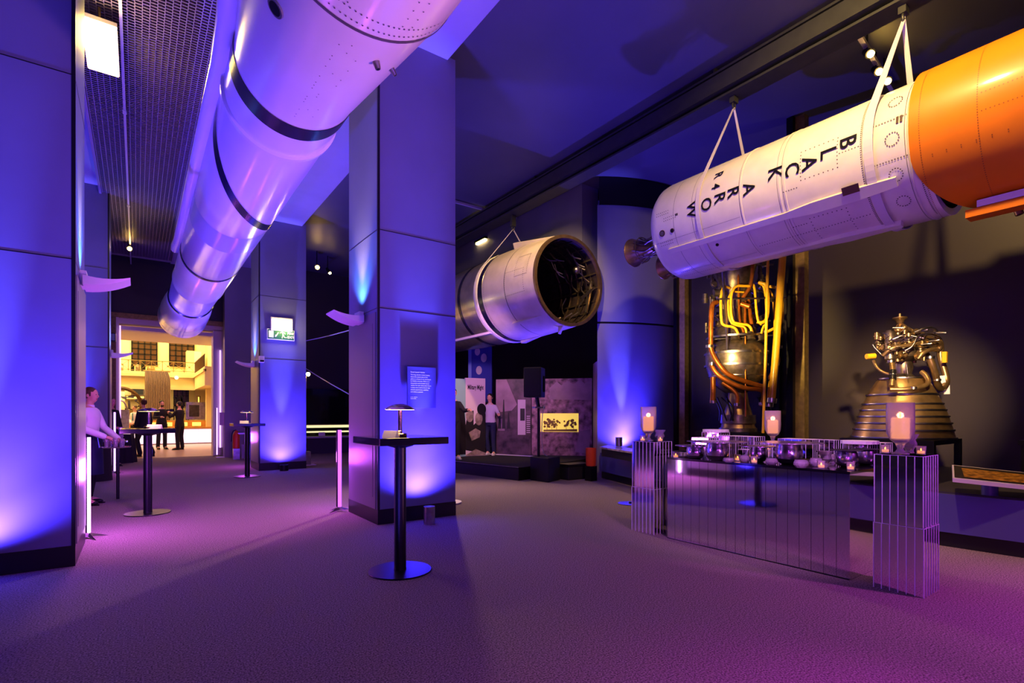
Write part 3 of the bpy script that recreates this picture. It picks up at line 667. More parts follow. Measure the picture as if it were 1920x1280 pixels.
table_lamp(1.8, 11.7, 1.075, 'tiny glowing mushroom lamp on the distant bar table')
def card(x, y, z, label, w=.1, a=0):
    t = thing('menu_card', label, 'card', (x, y, z), a)
    q = MB(); q.prism([(-.03,0),(.03,0),(.004,.05),(-.004,.05)], -w/2, w/2, Matrix.Rotation(PI/2, 4, 'X'))
    obj('card', q, M['cardglow'], t, world=False)
card(1.61, 3.87, 1.075, 'small folded white card in front of the nearest glowing lamp', .12, .6)
card(.18, 8.0, 1.075, 'folded white card beneath the second glowing lamp', .16, 1.2)
card(1.75, 11.66, 1.075, 'folded white card on the distant bar table', .16, 1.2)
def light_tube(x, y, h, label, r=.014, lean=0, m='tube'):
    t = thing('light_tube', label, 'light', (x, y, 0), 0, 'magenta light tubes at the columns')
    obj('tube', MB().cyl((x, y, .06), (x+lean, y, h), r, seg=14), M[m], t, smooth=True)
    obj('back_rail', MB().box(x-.04, x-r-.002, y-.012, y+.012, .06, h), M['steel_beam'], t)
    f = MB()
    for k in range(4):
        a = .4+k*PI/2; f.add([(x+.02*cos(a+.8), y+.02*sin(a+.8), .02), (x+.17*cos(a), y+.17*sin(a), .0), (x+.02*cos(a-.8), y+.02*sin(a-.8), .02), (x, y, .06)], [(0,1,3),(1,2,3),(0,2,1)])
    obj('star_foot', f, M['steel'], t)
light_tube(-.395, 6.78, 1.02, 'bright magenta light tube standing beside the serving woman', .013, m='tubew')
light_tube(2.13, 6.80, 1.05, 'magenta light tube behind the text board column', .024)
light_tube(-.385, 13.85, 1.3, 'thin magenta light tube beyond the tray of glasses', .018, m='tubep')
light_tube(1.93, 17.75, 1.45, 'magenta light tube inside the right doorway jamb', .02, m='tubep')
t = thing('light_tube', 'long bright light tube along the left doorway jamb', 'light', (-.4, 18.0, 0)); obj('tube', MB().cyl((-.38,17.98,.1), (-.38,17.98,3.7), .016, seg=10), M['tubep'], t); obj('foot', MB().box(-.42,-.34,17.94,18.02,0,.1), M['black'], t)
t = thing('light_tube', 'long bright light tube along the right doorway jamb', 'light', (2.0, 18.0, 0)); obj('tube', MB().cyl((2.05,18.05,.25), (2.05,18.05,3.2), .02, seg=10), M['tubep'], t); obj('foot', MB().box(2.0,2.1,18.0,18.1,0,.25), M['steel'], t)
def floor_can(x, y, h, r, label, m, nm='floor_uplighter'):
    t = thing(nm, label, 'light', (x, y, 0), 0, 'blue floor uplighters'); obj('housing', MB().lathe([(1e-4,0), (r,0), (r,h), (r*.85,h), (r*.8,h-.03), (1e-4,h-.03)], T3(x,y,0), 28), m, t, smooth=True)
    obj('lens', MB().lathe([(1e-4,h-.025), (r*.8,h-.025)], T3(x,y,0), 20), BL, t)
BL = mat('blue_light_lens', '8090ff', .3, emit='4048ff', es=12)
floor_can(2.72, 5.42, .2, .065, 'silver cylinder uplighter at the foot of the text board column', M['steel'])
floor_can(2.66, 12.42, .13, .09, 'black floor uplighter at the foot of the exit sign column', M['black'])
# plinth box and pale disc behind the near column
t = thing('metal_box', 'small beige metal box on a pale disc behind the near column', 'box', (3.45, 6.6, 0))
obj('box', MB().box(3.36, 3.62, 6.5, 6.8, .02, .36), M['steel'], t, bevel=.01); obj('disc', MB().lathe([(1e-4,0), (.22,0), (.22,.02), (1e-4,.02)], T3(3.55,6.55,0), 24), M['pinkw'], t); obj('rim', MB().box(3.35, 3.63, 6.49, 6.81, .36, .37), M['gold'], t)
# ================================================================== MIRRORED BUFFET
M['ledge'] = mat('acrylic_edge_glint', 'e8d8f8', .4)  # raised pale seams also stand in for glints on the mirror bevels
t = thing('mirrored_buffet', 'long mirrored buffet counter with dark glass top', 'table', (4.75, 2.55, 0))
bx0, bx1, by0, by1, bh = 4.37, 5.14, 1.72, 3.39, .80
obj('core', MB().box(bx0+.012, bx1, by0+.012, by1-.012, 0, bh), M['black'], t)
n = 18; w = (by1-by0)/n
for i in range(n): obj('mirror_panel', MB().box(bx0, bx0+.01, by0+i*w+.0015, by0+(i+1)*w-.0015, .005, bh-.002), M['mirror'], t)
for y, nm in ((by0, 'end_mirror'), (by1-.01, 'end_mirror')): obj(nm, MB().box(bx0+.002, bx1, y, y+.01, .005, bh-.002), M['mirror'], t)
obj('glass_top', MB().box(bx0-.004, bx1+.01, by0-.004, by1+.004, bh, bh+.02), M['black_glass'], t)
obj('bottom_edge', MB().box(bx0-.006, bx0, by0, by1, 0, .008), M['black'], t)
def pedestal(x, y, s, h, label, m=M['mirror'], group=None, seam=True, z0=0, nst=6):
    t = thing('mirrored_pedestal', label, 'pedestal', (x, y, z0), 0, group); hs = s/2
    segs = ((0, h*.49, .004), (h*.49, h, 0)) if seam else ((0, h, 0),)
    for (a, b, o) in segs:
        hh = hs+o; obj('mirror_box', MB().box(x-hh, x+hh, y-hh, y+hh, z0+a, z0+b-.001), m, t)
        e = MB()
        for i in range(nst+1):
            q = -hh+2*hh*i/nst; r = .0022
            e.box(x-hh-.003, x-hh, y+q-r, y+q+r, z0+a, z0+b); e.box(x+hh, x+hh+.003, y+q-r, y+q+r, z0+a, z0+b)
            e.box(x+q-r, x+q+r, y-hh-.003, y-hh, z0+a, z0+b); e.box(x+q-r, x+q+r, y+hh, y+hh+.003, z0+a, z0+b)
        for z in (z0+b-.004,): e.box(x-hh-.003, x+hh+.003, y-hh-.003, y+hh+.003, z, z+.003)
        obj('bevel_strips', e, M['ledge'], t)
    return t
pedestal(4.495, 1.405, .29, .965, 'striped mirrored pedestal to the right of the buffet', group='striped mirrored pedestals')
pedestal(4.51, 3.70, .29, .965, 'striped mirrored pedestal to the left of the buffet', group='striped mirrored pedestals')
pedestal(4.98, 3.62, .26, .84, 'lower striped mirrored pedestal behind the left one', group='striped mirrored pedestals')
BT = bh+.02
def bpos(u, D): p = at(u, 777, D); return p.x, p.y
def hurricane(x, y, z, h, label):
    t = thing('hurricane_candle', label, 'candle holder', (x, y, z), 0, 'cut glass hurricane candle holders'); k = h/.37
    obj('glass_vessel', MB().lathe([(1e-4,0), (.055*k,0), (.056*k,.008*k), (.03*k,.018*k), (.018*k,.04*k), (.026*k,.06*k), (.03*k,.075*k), (.06*k,.10*k), (.083*k,.15*k), (.086*k,.2*k), (.085*k,.37*k), (.080*k,.37*k), (.080*k,.2*k), (.076*k,.15*k), (.05*k,.105*k), (1e-4,.092*k)], T3(x,y,z), 40), M['fglass'], t, smooth=True)
    c = obj('candle', MB().lathe([(1e-4,.115*k), (.055*k,.115*k), (.056*k,.255*k), (.05*k,.262*k), (1e-4,.255*k)], T3(x,y,z), 24), M['wax'], t, smooth=True)
    obj('flame', MB().lathe([(1e-4,.26*k), (.009*k,.272*k), (.008*k,.285*k), (1e-4,.305*k)], T3(x,y,z), 12), M['flame'], c, smooth=True)
    CAND.append((x, y, z+.28*k))
CAND = []
hurricane(4.47, 1.43, .965, .37, 'lit hurricane candle on the right mirrored pedestal')
hurricane(4.5, 3.74, .965, .37, 'lit hurricane candle on the left mirrored pedestal')
x, y = bpos(1449, 5.35)
pedestal(x, y, .16, .14, 'small mirrored riser under the middle hurricane candle', z0=BT, seam=False, nst=4)
hurricane(x, y, BT+.14, .33, 'lit hurricane candle in the middle of the buffet')
def votive(x, y, z, label, s=1.0):
    t = thing('votive_candle', label, 'candle', (x, y, z), 0, 'little glass votive candles'); s *= .9
    obj('glass', MB().lathe([(1e-4,0), (.028*s,0), (.034*s,.068*s), (.031*s,.068*s), (.026*s,.008*s), (1e-4,.008*s)], T3(x,y,z), 20), M['fglass'], t, smooth=True)
    c = obj('candle', MB().lathe([(1e-4,.01*s), (.024*s,.01*s), (.025*s,.03*s), (1e-4,.028*s)], T3(x,y,z), 14), M['wax'], t)
    obj('flame', MB().lathe([(1e-4,.03*s), (.005*s,.038*s), (1e-4,.052*s)], T3(x,y,z), 8), M['flame'], c)
for (u, D, z, l) in ((1267, 5.18, BT, 'votive candle at the far left corner of the buffet'), (1383, 4.85, BT, 'votive candle between the two large left bowls'), (1414, 4.62, BT, 'votive candle in front of the middle small bowl'),
                     (1540, 4.18, BT, 'votive candle beside the cut crystal pile'), (1595, 4.05, BT, 'votive candle in front of the right small bowl'),
                     (1660, 3.87, .965, 'votive candle left of the right hurricane candle'), (1727, 3.72, .965, 'votive candle right of the right hurricane candle'),
                     (1205, 5.6, .965, 'votive candle left of the left hurricane candle'), (1238, 5.5, .965, 'votive candle right of the left hurricane candle')):
    x, y = bpos(u, D); votive(x, y, z, l)
M['smoke'] = mat('mirrored_bowl_glass', 'dccce4', .22, 1)
M['slate'] = mat('pale_glass_plate', 'b8a8c0', .15, .6); M['slated'] = mat('dark_slate_plate', '2a2430', .3)
def bowl(u, D, r, h, label, plate, pr, pm='slate'):
    x, y = bpos(u, D); t = thing('serving_bowl', label, 'bowl', (x, y, BT), 0, 'rounded mirror finish bowls')
    obj('bowl', MB().lathe([(1e-4,0), (r*.45,0), (r*.8,.12*h), (r,.42*h), (r*.98,.75*h), (r*.9,h), (r*.86,h), (r*.94,.7*h), (r*.9,.4*h), (1e-4,.08*h)], T3(x,y,BT), 40), M['smoke'], t, smooth=True)
    obj('dark_foot', MB().lathe([(r*.5,.003), (r*.82,.125*h), (r*.95,.28*h)], T3(x,y,BT), 40), M['slated'], t, smooth=True)
    p = thing('serving_plate', plate, 'plate', (x, y, BT+h), 0, 'flat serving plates balanced on bowls')
    obj('plate', MB().lathe([(1e-4,.001), (pr*.5,.001), (pr,.012), (pr,.016), (pr*.5,.006), (1e-4,.006)], T3(x,y,BT+h), 40), M[pm], p, smooth=True)
bowl(1304, 5.08, .085, .115, 'small mirror bowl nearest the left candle pedestal', 'wide grey plate on the leftmost small bowl', .19)
bowl(1345, 4.88, .105, .165, 'large mirror bowl left of the buffet middle', 'very wide glass plate on the large left bowl', .27)
bowl(1422, 4.75, .08, .13, 'small mirror bowl in the middle of the buffet', 'grey plate on the middle small bowl', .17)
bowl(1479, 4.52, .11, .175, 'large mirror bowl right of the buffet middle', 'very wide glass plate on the large right bowl', .27)
bowl(1587, 4.30, .085, .125, 'small mirror bowl near the right pedestal', 'black slate plate on the right small bowl', .12, 'slated')
bowl(1622, 4.50, .08, .12, 'small mirror bowl partly behind the right pedestal', 'black slate plate on the bowl behind the right pedestal', .1, 'slated')
def riser(u, D, w, d, h, label, plate=None, pr=.1, rot=0, nst=5, z0=None):
    z0 = BT if z0 is None else z0
    x, y = bpos(u, D); t = thing('mirrored_riser', label, 'display box', (x, y, z0), 0, 'mirrored display boxes on the buffet')
    obj('mirror_box', MB().box(x-d/2, x+d/2, y-w/2, y+w/2, z0, z0+h), M['mirror'], t); e = MB()
    for i in range(nst+1):
        q = y-w/2+w*i/nst; e.box(x-d/2-.002, x-d/2, q-.0018, q+.0018, z0, z0+h)
        q = x-d/2+d*i/nst; e.box(q-.0018, q+.0018, y-w/2-.002, y-w/2, z0, z0+h)
    e.box(x-d/2-.002, x+d/2+.002, y-w/2-.002, y+w/2+.002, z0+h, z0+h+.002); obj('bevel_strips', e, M['ledge'], t)
    if plate:
        p = thing('scalloped_plate', plate, 'plate', (x, y, z0+h), 0, 'white scalloped cake plates'); q = MB(); n = 72; v = []
        for zz in (.003, .03):
            for i in range(n): a = 2*PI*i/n; r_ = pr*(1+.02*cos(18*a)); v.append((x+r_*cos(a), y+r_*sin(a), z0+h+zz))
        q.add(v, [tuple(range(n-1,-1,-1)), tuple(range(n,2*n))]+[(i, (i+1) % n, n+(i+1) % n, n+i) for i in range(n)])
        obj('plate', q, M['shirt'], p, smooth=True)
riser(1322, 5.45, .2, .18, .19, 'left mirrored box catching bright violet glints')
riser(1342, 5.62, .2, .2, .24, 'mirrored box carrying the left scalloped plate', 'white scalloped plate on the left mirrored box', .13)
riser(1395, 5.55, .34, .2, .20, 'wide mirrored box left of the middle candle')
riser(1500, 5.25, .34, .2, .185, 'wide mirrored box right of the middle candle')
riser(1556, 4.95, .13, .13, .19, 'tall narrow mirrored box right of the middle candle', nst=3)
riser(1612, 4.72, .2, .2, .165, 'mirrored box carrying the right scalloped plate', 'white scalloped plate on the right mirrored box', .145, nst=4)
riser(1648, 4.85, .16, .16, .17, 'narrow mirrored box beside the right scalloped plate', nst=4)
riser(1398, 5.1, .1, .1, .09, 'low black and silver block between the left bowls', nst=2)
def crystal(x, y, z, r, h, label, kind='bowl', seed=1):
    t = thing('crystal_'+kind, label, kind, (x, y, z), 0, 'cut crystal pieces')
    if kind == 'bowl':
        prof = [(1e-4,0), (r*.6,0), (r,.35*h), (r*1.0,.6*h), (r*.8,h), (r*.75,h), (r*.9,.6*h), (r*.5,.1*h), (1e-4,.1*h)]; q = MB().lathe(prof, T3(x,y,z), 12)
    else:
        prof = [(1e-4,0), (r*.6,0), (r*.45,.15*h), (r*.9,.45*h), (r*.7,.7*h), (r*1.1,h), (r*1.0,h), (r*.6,.7*h), (r*.75,.45*h), (1e-4,.2*h)]; q = MB().lathe(prof, T3(x,y,z), 9)
    obj(kind+'_glass', q, M['fglass'], t)
for (u, D, r, h, l, k) in ((1447, 4.5, .05, .055, 'faceted crystal bowl before the large right mirror bowl', 'bowl'), (1502, 4.22, .055, .065, 'round cut crystal bowl at the buffet front edge', 'bowl'),
                           (1366, 4.72, .05, .04, 'low crystal dish between the left mirror bowls', 'bowl'), (1547, 4.45, .06, .12, 'tall crystal vase behind the votive candle', 'vase'), (1530, 4.32, .05, .07, 'small crystal bowl beside the votive candle', 'bowl'),
                           (1396, 4.72, .045, .06, 'small crystal bowl left of the middle bowl', 'bowl'), (1560, 4.62, .045, .08, 'crystal vase behind the round crystal bowls', 'vase')):
    x, y = bpos(u, D); crystal(x, y, BT, r, h, l, k)
crystal(*bpos(1237, 5.62), .965, .06, .12, 'cut crystal vase on the left mirrored pedestal', 'vase'); crystal(*bpos(1705, 3.9), .965, .055, .14, 'cut crystal vase on the right mirrored pedestal', 'vase')
crystal(*bpos(1243, 5.75), .84, .07, .09, 'cut crystal bowl on the low pedestal behind', 'bowl')

a = atz(1177, 945, 0)
t = thing('floor_plate', 'flat round metal plate on the carpet left of the left pedestal', 'plate', (a.x, a.y, 0)); obj('plate', MB().lathe([(1e-4,.001), (.17,.001), (.17,.01), (1e-4,.014)], T3(a.x+.05, a.y+.0, 0), 32), M['steel'], t, smooth=True); obj('stud', MB().cyl((a.x+.05,a.y,.012), (a.x+.05,a.y,.03), .02, seg=10), M['black'], t)
# ================================================================== ROCKET ENGINES ON THE PLINTH
RX = Vector((CA, -SA, 0)); FW = Vector((SA, CA, 0)); UP = Vector((0, 0, 1))   # measured from where each engine was surveyed
def engine_frame(u0, D, ox, oy, sc):
    """survey frame: sheet coordinates (X, Y) at scale sc, third value = metres nearer than the engine's middle"""
    c0 = at(u0, 777, D); mpp = D/FP
    def E(X, Y, w=0):
        u, v = ox+X/sc, oy+Y/sc
        return c0+RX*((u-u0)*mpp)+UP*(EYE*0+(HZ-v)*mpp)-FW*w
    return E, c0, mpp
# engine with yellow pipes
E, c0, mp = engine_frame(1386, 8.2, 1280, 480, 3.765); k = mp/3.765
def lz(prof, E, X, w=0, seg=48):      # profile of (half width, sheet Y)
    b = E(X, 0, w); return [(max(r*k, 1e-4), E(X, yy, w).z) for r, yy in prof], Matrix.Translation((b.x, b.y, 0))
t = thing('rocket_engine', 'tall rocket engine wrapped in yellow and copper pipes', 'engine', (c0.x, c0.y, .9))
pr, T_ = lz([(1,590), (90,590), (150,610), (190,650), (205,700), (200,780), (175,860), (120,930), (70,965), (1,970)], E, 375)
obj('thrust_chamber', MB().lathe(pr[::-1], T_, 56), M['dsteel'], t, smooth=True)
for (a, b, r) in ((686,700,208), (768,782,207), (845,852,180), (574,586,195)):
    pr, T_ = lz([(r-14,a), (r+4,a), (r+4,b), (r-14,b)], E, 375); obj('band', MB().lathe(pr, T_, 56), M['steel'], t, smooth=True)
pr, T_ = lz([(1,960), (62,965), (75,1050), (78,1060), (100,1130), (112,1200), (122,1225), (105,1225), (1,1180)], E, 390)
obj('nozzle', MB().lathe(pr[::-1], T_, 48), M['bronze'], t, smooth=True)
for (a, b, r) in ((1120,1180,118), (1212,1235,126)):
    pr, T_ = lz([(60,a), (r,a), (r,b), (60,b)], E, 390); obj('nozzle_band', MB().lathe(pr, T_, 40), M['dsteel'], t, smooth=True)
def pipe(name, pts, r, m, seg=12, sm=2, par=None): return obj(name, MB().tube([E(*p) for p in pts], r*k, seg, sm), m, par or t, smooth=True)
pipe('main_yellow_pipe', [(600,-120,.5), (590,50,.5), (565,420,.5), (545,700,.5), (520,1030,.48)], 23, M['yellow'], 18, 0)
pipe('pipe_flange', [(522,1010,.48), (518,1040,.48)], 32, M['steel'], 18, 0)
pipe('pipe_elbow', [(575,885,.3), (555,900,.32), (550,960,.32), (540,1050,.32)], 20, M['yellow']); pipe('pipe_flange', [(535,1035,.33), (532,1066,.33)], 30, M['steel'], 14, 0)
pipe('yellow_pole', [(478,-80,.6), (470,90,.6), (455,700,.6), (448,1240,.55)], 9, M['yellow'], 10, 0)
for nm, pts, r in (('fuel_loop', [(410,245,.3), (275,245,.34), (272,490,.36), (330,508,.36), (400,512,.36), (418,575,.36)], 9), ('fuel_loop', [(390,275,.2), (262,280,.3), (262,490,.33), (320,520,.35), (370,525,.36), (378,575,.36)], 7),
                   ('fuel_loop', [(330,240,.1), (215,240,.3), (208,490,.34), (230,518,.34), (300,526,.36), (322,575,.36)], 9), ('fuel_loop', [(440,230,.2), (455,222,.25), (450,480,.35), (480,510,.35)], 8),
                   ('fuel_loop', [(470,220,.3), (525,240,.35), (520,470,.38), (475,505,.38), (450,490,.36)], 11), ('fuel_loop', [(500,215,.2), (538,235,.2), (530,480,.3), (495,540,.3), (490,575,.3)], 8),
                   ('fuel_loop', [(590,225,.1), (640,240,.15), (655,280,.2), (648,480,.25), (600,522,.3), (520,560,.3)], 10), ('fuel_loop', [(610,240,0), (620,300,.1), (605,520,.2)], 8)): pipe(nm, pts, r, M['yellow'])
for nm, pts, r in (('copper_duct', [(205,345,.2), (170,355,.25), (150,400,.3), (146,640,.3), (150,690,.3), (190,790,.38), (255,865,.42), (480,935,.45)], 16),
                   ('copper_duct', [(145,770,.3), (170,840,.36), (235,895,.42), (340,945,.46), (465,950,.46), (480,1000,.44), (470,1060,.4)], 15),
                   ('copper_drop', [(180,860,.2), (180,960,.2), (175,1040,.2)], 18), ('copper_duct', [(225,900,.3), (285,945,.35), (315,985,.38), (313,1060,.36)], 13),
                   ('copper_duct', [(600,530,.2), (612,650,.25), (600,760,.3), (550,870,.3)], 14), ('copper_duct', [(590,700,.3), (618,740,.3), (580,830,.3), (545,880,.3)], 9),
                   ('copper_riser', [(350,60,.2), (357,330,.2), (352,480,.25), (372,560,.3)], 8), ('copper_riser', [(432,60,.3), (425,240,.3), (372,320,.25)], 12), ('copper_riser', [(400,340,.2), (390,500,.25)], 9),
                   ('copper_riser', [(360,360,.25), (410,385,.3)], 17), ('copper_riser', [(440,300,.1), (445,500,.2)], 13), ('thin_drain', [(362,590,.4), (360,1130,.42)], 5)):
    pipe(nm, pts, r, M['copper'])
def clamp(X, Y, w, r): pipe('flange', [(X, Y-9, w), (X, Y+9, w)], r, M['steel'], 14, 0)
for a in ((140,655,.3,28), (620,657,.25,24), (180,1030,.2,22), (313,1050,.36,19), (150,775,.33,20), (190,775,.36,18), (590,775,.3,22), (470,1045,.4,18)): clamp(*a)
fr = MB()
for a, b, w in (((228,150,.3),(255,700,.35),12), ((180,600,.2),(620,575,.3),9), ((195,338,.35),(650,330,.35),8), ((662,40,.2),(608,320,.2),12), ((560,60,0),(640,60,0),10), ((240,680,.4),(520,690,.4),8), ((170,430,.1),(200,600,.1),8), ((480,90,.2),(560,90,.2),8)): fr.bar(E(*a), E(*b), w*k)
obj('steel_framework', fr, M['steel'], t)
random.seed(11); jm = MB()
for i in range(120):
    X, Y = random.uniform(200,600), random.uniform(-20,560); w = random.uniform(-.3,.12); p = E(X, Y, w)
    d = random.choice((RX, UP, UP, FW, (RX-UP).normalized()))*random.uniform(.03,.12); r_ = random.uniform(.015,.05); jm.cyl(p-d, p+d, r_, seg=10)
    if i % 2: jm.cyl(p-d*.2, p+d*.0, r_*1.4, seg=10)
obj('turbopump_machinery', jm, M['dsteel'], t, smooth=True)
jm = MB()
for i in range(9):
    a = rd(-150+i*36); q = E(375, 600, 0); jm.cyl((q.x+.36*cos(a), q.y+.36*sin(a), q.z-.03), (q.x+.34*cos(a), q.y+.34*sin(a), q.z+.09), .075, .05, 12)
obj('injector_caps', jm, M['dsteel'], t, smooth=True)
pr, T_ = lz([(60,-60), (130,-40), (150,60), (110,200), (90,420), (140,560), (60,600)], E, 375, -.05); obj('core_duct', MB().lathe(pr[::-1], T_, 24), M['dsteel'], t, smooth=True)
jm = MB(); random.seed(2)
for i in range(14):
    X = random.choice((random.uniform(200,300), random.uniform(470,540))); p0 = E(X, 1000, .1); p1 = E(X+random.uniform(-30,50), 1080, .3); p2 = E(X+random.uniform(0,40), 1160, .25); jm.tube([p0, p1, p2], .012, 6, 2)
obj('small_hoses', jm, M['black'], t, smooth=True)
b = E(385, 1235); st = thing('engine_stand', 'black stand under the yellow piped rocket engine', 'stand', (b.x, b.y, .515))
obj('stand_top', MB().box(b.x-.45, b.x+.45, b.y-.45, b.y+.45, b.z-.06, b.z), M['black'], st)
for dx_ in (-.4, .4):
    for dy_ in (-.4, .4): obj('leg', MB().box(b.x+dx_-.03, b.x+dx_+.03, b.y+dy_-.03, b.y+dy_+.03, .515, b.z-.06), M['black'], st)
# ---- engine with ribbed bell nozzle
E, c0, mp = engine_frame(1690, 6.1, 1560, 560, 4.266); k = mp/4.266
t = thing('rocket_engine', 'rocket engine with ribbed bronze bell nozzle and looping pipes', 'engine', (c0.x, c0.y, .98))
pr, T_ = lz([(1,620), (150,632), (165,650), (190,690), (228,765), (236,790), (262,850), (290,930), (312,1010), (334,1100), (338,1112), (325,1112), (220,790), (1,680)], E, 556)
obj('bell_nozzle', MB().lathe(pr[::-1], T_, 72), M['bronze'], t, smooth=True)
for yy, r in ((768,234), (842,262), (890,279), (940,296), (992,312), (1045,326), (1105,340), (640,158)):
    pr, T_ = lz([(r-8,yy-8), (r+4,yy-7), (r+6,yy), (r+4,yy+7), (r-8,yy+8)], E, 556); obj('hoop', MB().lathe(pr, T_, 64), M['steel'], t, smooth=True)
pr, T_ = lz([(60,480), (65,560), (55,600), (80,630)], E, 570); obj('throat', MB().lathe(pr[::-1], T_, 32), M['dsteel'], t, smooth=True)
pr, T_ = lz([(1,270), (60,275), (140,330), (150,360), (140,375), (110,400), (120,470), (70,505), (1,508)], E, 560); obj('combustion_head', MB().lathe(pr[::-1], T_, 40), M['dsteel'], t, smooth=True)
pr, T_ = lz([(148,368), (160,368), (160,382), (148,382)], E, 560); obj('bolt_flange', MB().lathe(pr, T_, 28), M['bronze'], t)
for (X, a, b, r) in ((405,265,520,42), (690,330,440,36), (440,300,420,55)):
    pr, T_ = lz([(1,a), (r*.6,a), (r,a+30), (r*.8,(a+b)/2), (r,b-30), (r*.5,b), (1,b)], E, X, .12); obj('turbopump', MB().lathe(pr[::-1], T_, 28), M['dsteel'], t, smooth=True)
pr, T_ = lz([(1,115), (10,118), (10,142), (48,148), (50,158), (30,172), (22,195), (1,198)], E, 543); obj('gimbal_cap', MB().lathe(pr[::-1], T_, 32), M['bronze'], t, smooth=True)
g = MB()
for (X, w) in ((490,.1), (600,.1), (545,-.12), (548,.16)): g.bar(E(543,190,0), E(X,270,w), 15*k)
obj('gimbal_struts', g, M['bronze'], t)
for nm, pts, r in (('exhaust_loop', [(650,315,.05), (730,303,.05), (800,305,.05), (842,360,.05), (835,470,.05), (862,600,.08), (862,680,.1), (800,732,.14), (735,705,.2), (690,640,.26), (640,560,.3), (618,500,.3)], 23),
                   ('exhaust_bend', [(725,380,.15), (760,362,.15), (800,375,.12), (798,415,.1), (760,412,.1)], 20), ('intake_bend', [(310,470,.2), (335,425,.25), (385,405,.28), (500,395,.3)], 15),
                   ('intake_bend', [(530,500,.3), (545,465,.32), (600,435,.32), (660,425,.3)], 15), ('lower_duct', [(378,520,.2), (360,580,.25), (335,650,.3), (315,710,.33)], 19), ('lower_duct', [(300,735,.33), (380,738,.4), (440,728,.42), (520,712,.42), (560,680,.4), (562,630,.35), (555,600,.3)], 17),
                   ('thin_pipe', [(350,358,.1), (258,372,.15), (256,390,.15), (292,455,.2), (300,470,.2)], 5), ('thin_pipe', [(285,500,.1), (285,560,.15), (310,600,.2), (340,625,.28)], 11), ('thin_pipe', [(500,300,.3), (560,270,.34), (640,262,.3), (700,285,.25)], 8),
                   ('thin_pipe', [(430,440,.3), (470,410,.34), (500,330,.34), (560,320,.34)], 6), ('thin_pipe', [(640,520,.2), (700,580,.2), (790,630,.1)], 5), ('thin_pipe', [(650,540,.2), (720,600,.2), (800,650,.1)], 5), ('thin_pipe', [(440,540,.3), (450,620,.3)], 5)): pipe(nm, pts, r, M['bronze'] if r > 10 else M['steel'])
pipe('dark_sleeve', [(352,590,.27), (330,660,.31)], 24, M['black'], 14, 0)
for a in ((430,728,.42,24), (342,625,.29,24), (620,492,.3,30), (700,660,.25,27), (372,515,.2,28)):
    clamp(*a)
pipe('yellow_cap', [(206,473,.15), (270,468,.15)], 21, M['yellow'], 16, 0); pipe('yellow_tag', [(790,440,.2), (788,525,.2)], 20, M['yellow'], 4, 0)
tg = MB(); tg.bar(E(820,620,.1), E(825,680,.1), 45*k, 3*k); obj('white_tag', tg, M['shirt'], t); tg = MB(); tg.bar(E(860,695,.1), E(862,765,.1), 38*k, 3*k); obj('white_tag', tg, M['shirt'], t); tg = MB(); tg.bar(E(800,690,.1), E(830,750,.1), 35*k, 3*k); obj('white_tag', tg, M['shirt'], t)
random.seed(21); jm = MB()
for i in range(110):
    Y = random.uniform(268,500); hw = 190 if Y < 420 else 130; X = 545+random.uniform(-hw, hw*.95); w = random.uniform(-.12,.3)*(1-abs(X-545)/330); p = E(X, Y, w); d = random.choice((RX, UP, FW, UP, (RX+UP).normalized()))*random.uniform(.012,.04); r_ = random.uniform(.012,.034)
    jm.cyl(p-d, p+d, r_, seg=10)
    if i % 2: jm.cyl(p-d*.25, p+d*.05, r_*1.45, seg=10)
    if i % 5 == 0: jm.sph(p+d, r_*1.3, 10, 6)
for i in range(16):
    a = i*2*PI/16; q = E(560, 372, 0); jm.cyl((q.x+.235*cos(a), q.y+.235*sin(a), q.z-.03), (q.x+.235*cos(a), q.y+.235*sin(a), q.z+.02), .012, seg=6)
obj('valve_machinery', jm, M['bronze'], t, smooth=True)
jm = MB()
for i in range(22):
    X = random.uniform(330,700); Y = random.uniform(265,480); jm.tube([E(X, Y, .2), E(X+random.uniform(-50,50), Y+random.uniform(-30,30), .34), E(X+random.uniform(-80,80), Y+random.uniform(-40,40), .25)], .006, 6, 2)
obj('thin_lines', jm, M['steel'], t, smooth=True)
b = E(556, 1113)
st = thing('engine_table', 'black metal table carrying the bell nozzle engine', 'table', (b.x, b.y, .515))
obj('table_top', MB().box(b.x-.52, b.x+.42, b.y-.45, b.y+.45, b.z-.05, b.z), M['black'], st)
for dx_ in (-.49, .39):
    for dy_ in (-.42, .42): obj('leg', MB().box(b.x+dx_-.03, b.x+dx_+.03, b.y+dy_-.03, b.y+dy_+.03, .515, b.z-.05), M['black'], st)
# next table at the edge of the frame
c = at(1935, 826, 5.6); st = thing('engine_table', 'black metal table cut off at the right edge', 'table', (c.x, c.y, .515))
obj('table_top', MB().box(c.x-.05, c.x+.8, c.y-.6, c.y+.1, c.z-.05, c.z), M['black'], st)
for dx_ in (0, .7):
    for dy_ in (-.5, .05): obj('leg', MB().box(c.x+dx_-.03, c.x+dx_+.03, c.y+dy_-.03, c.y+dy_+.03, .515, c.z-.05), M['black'], st)
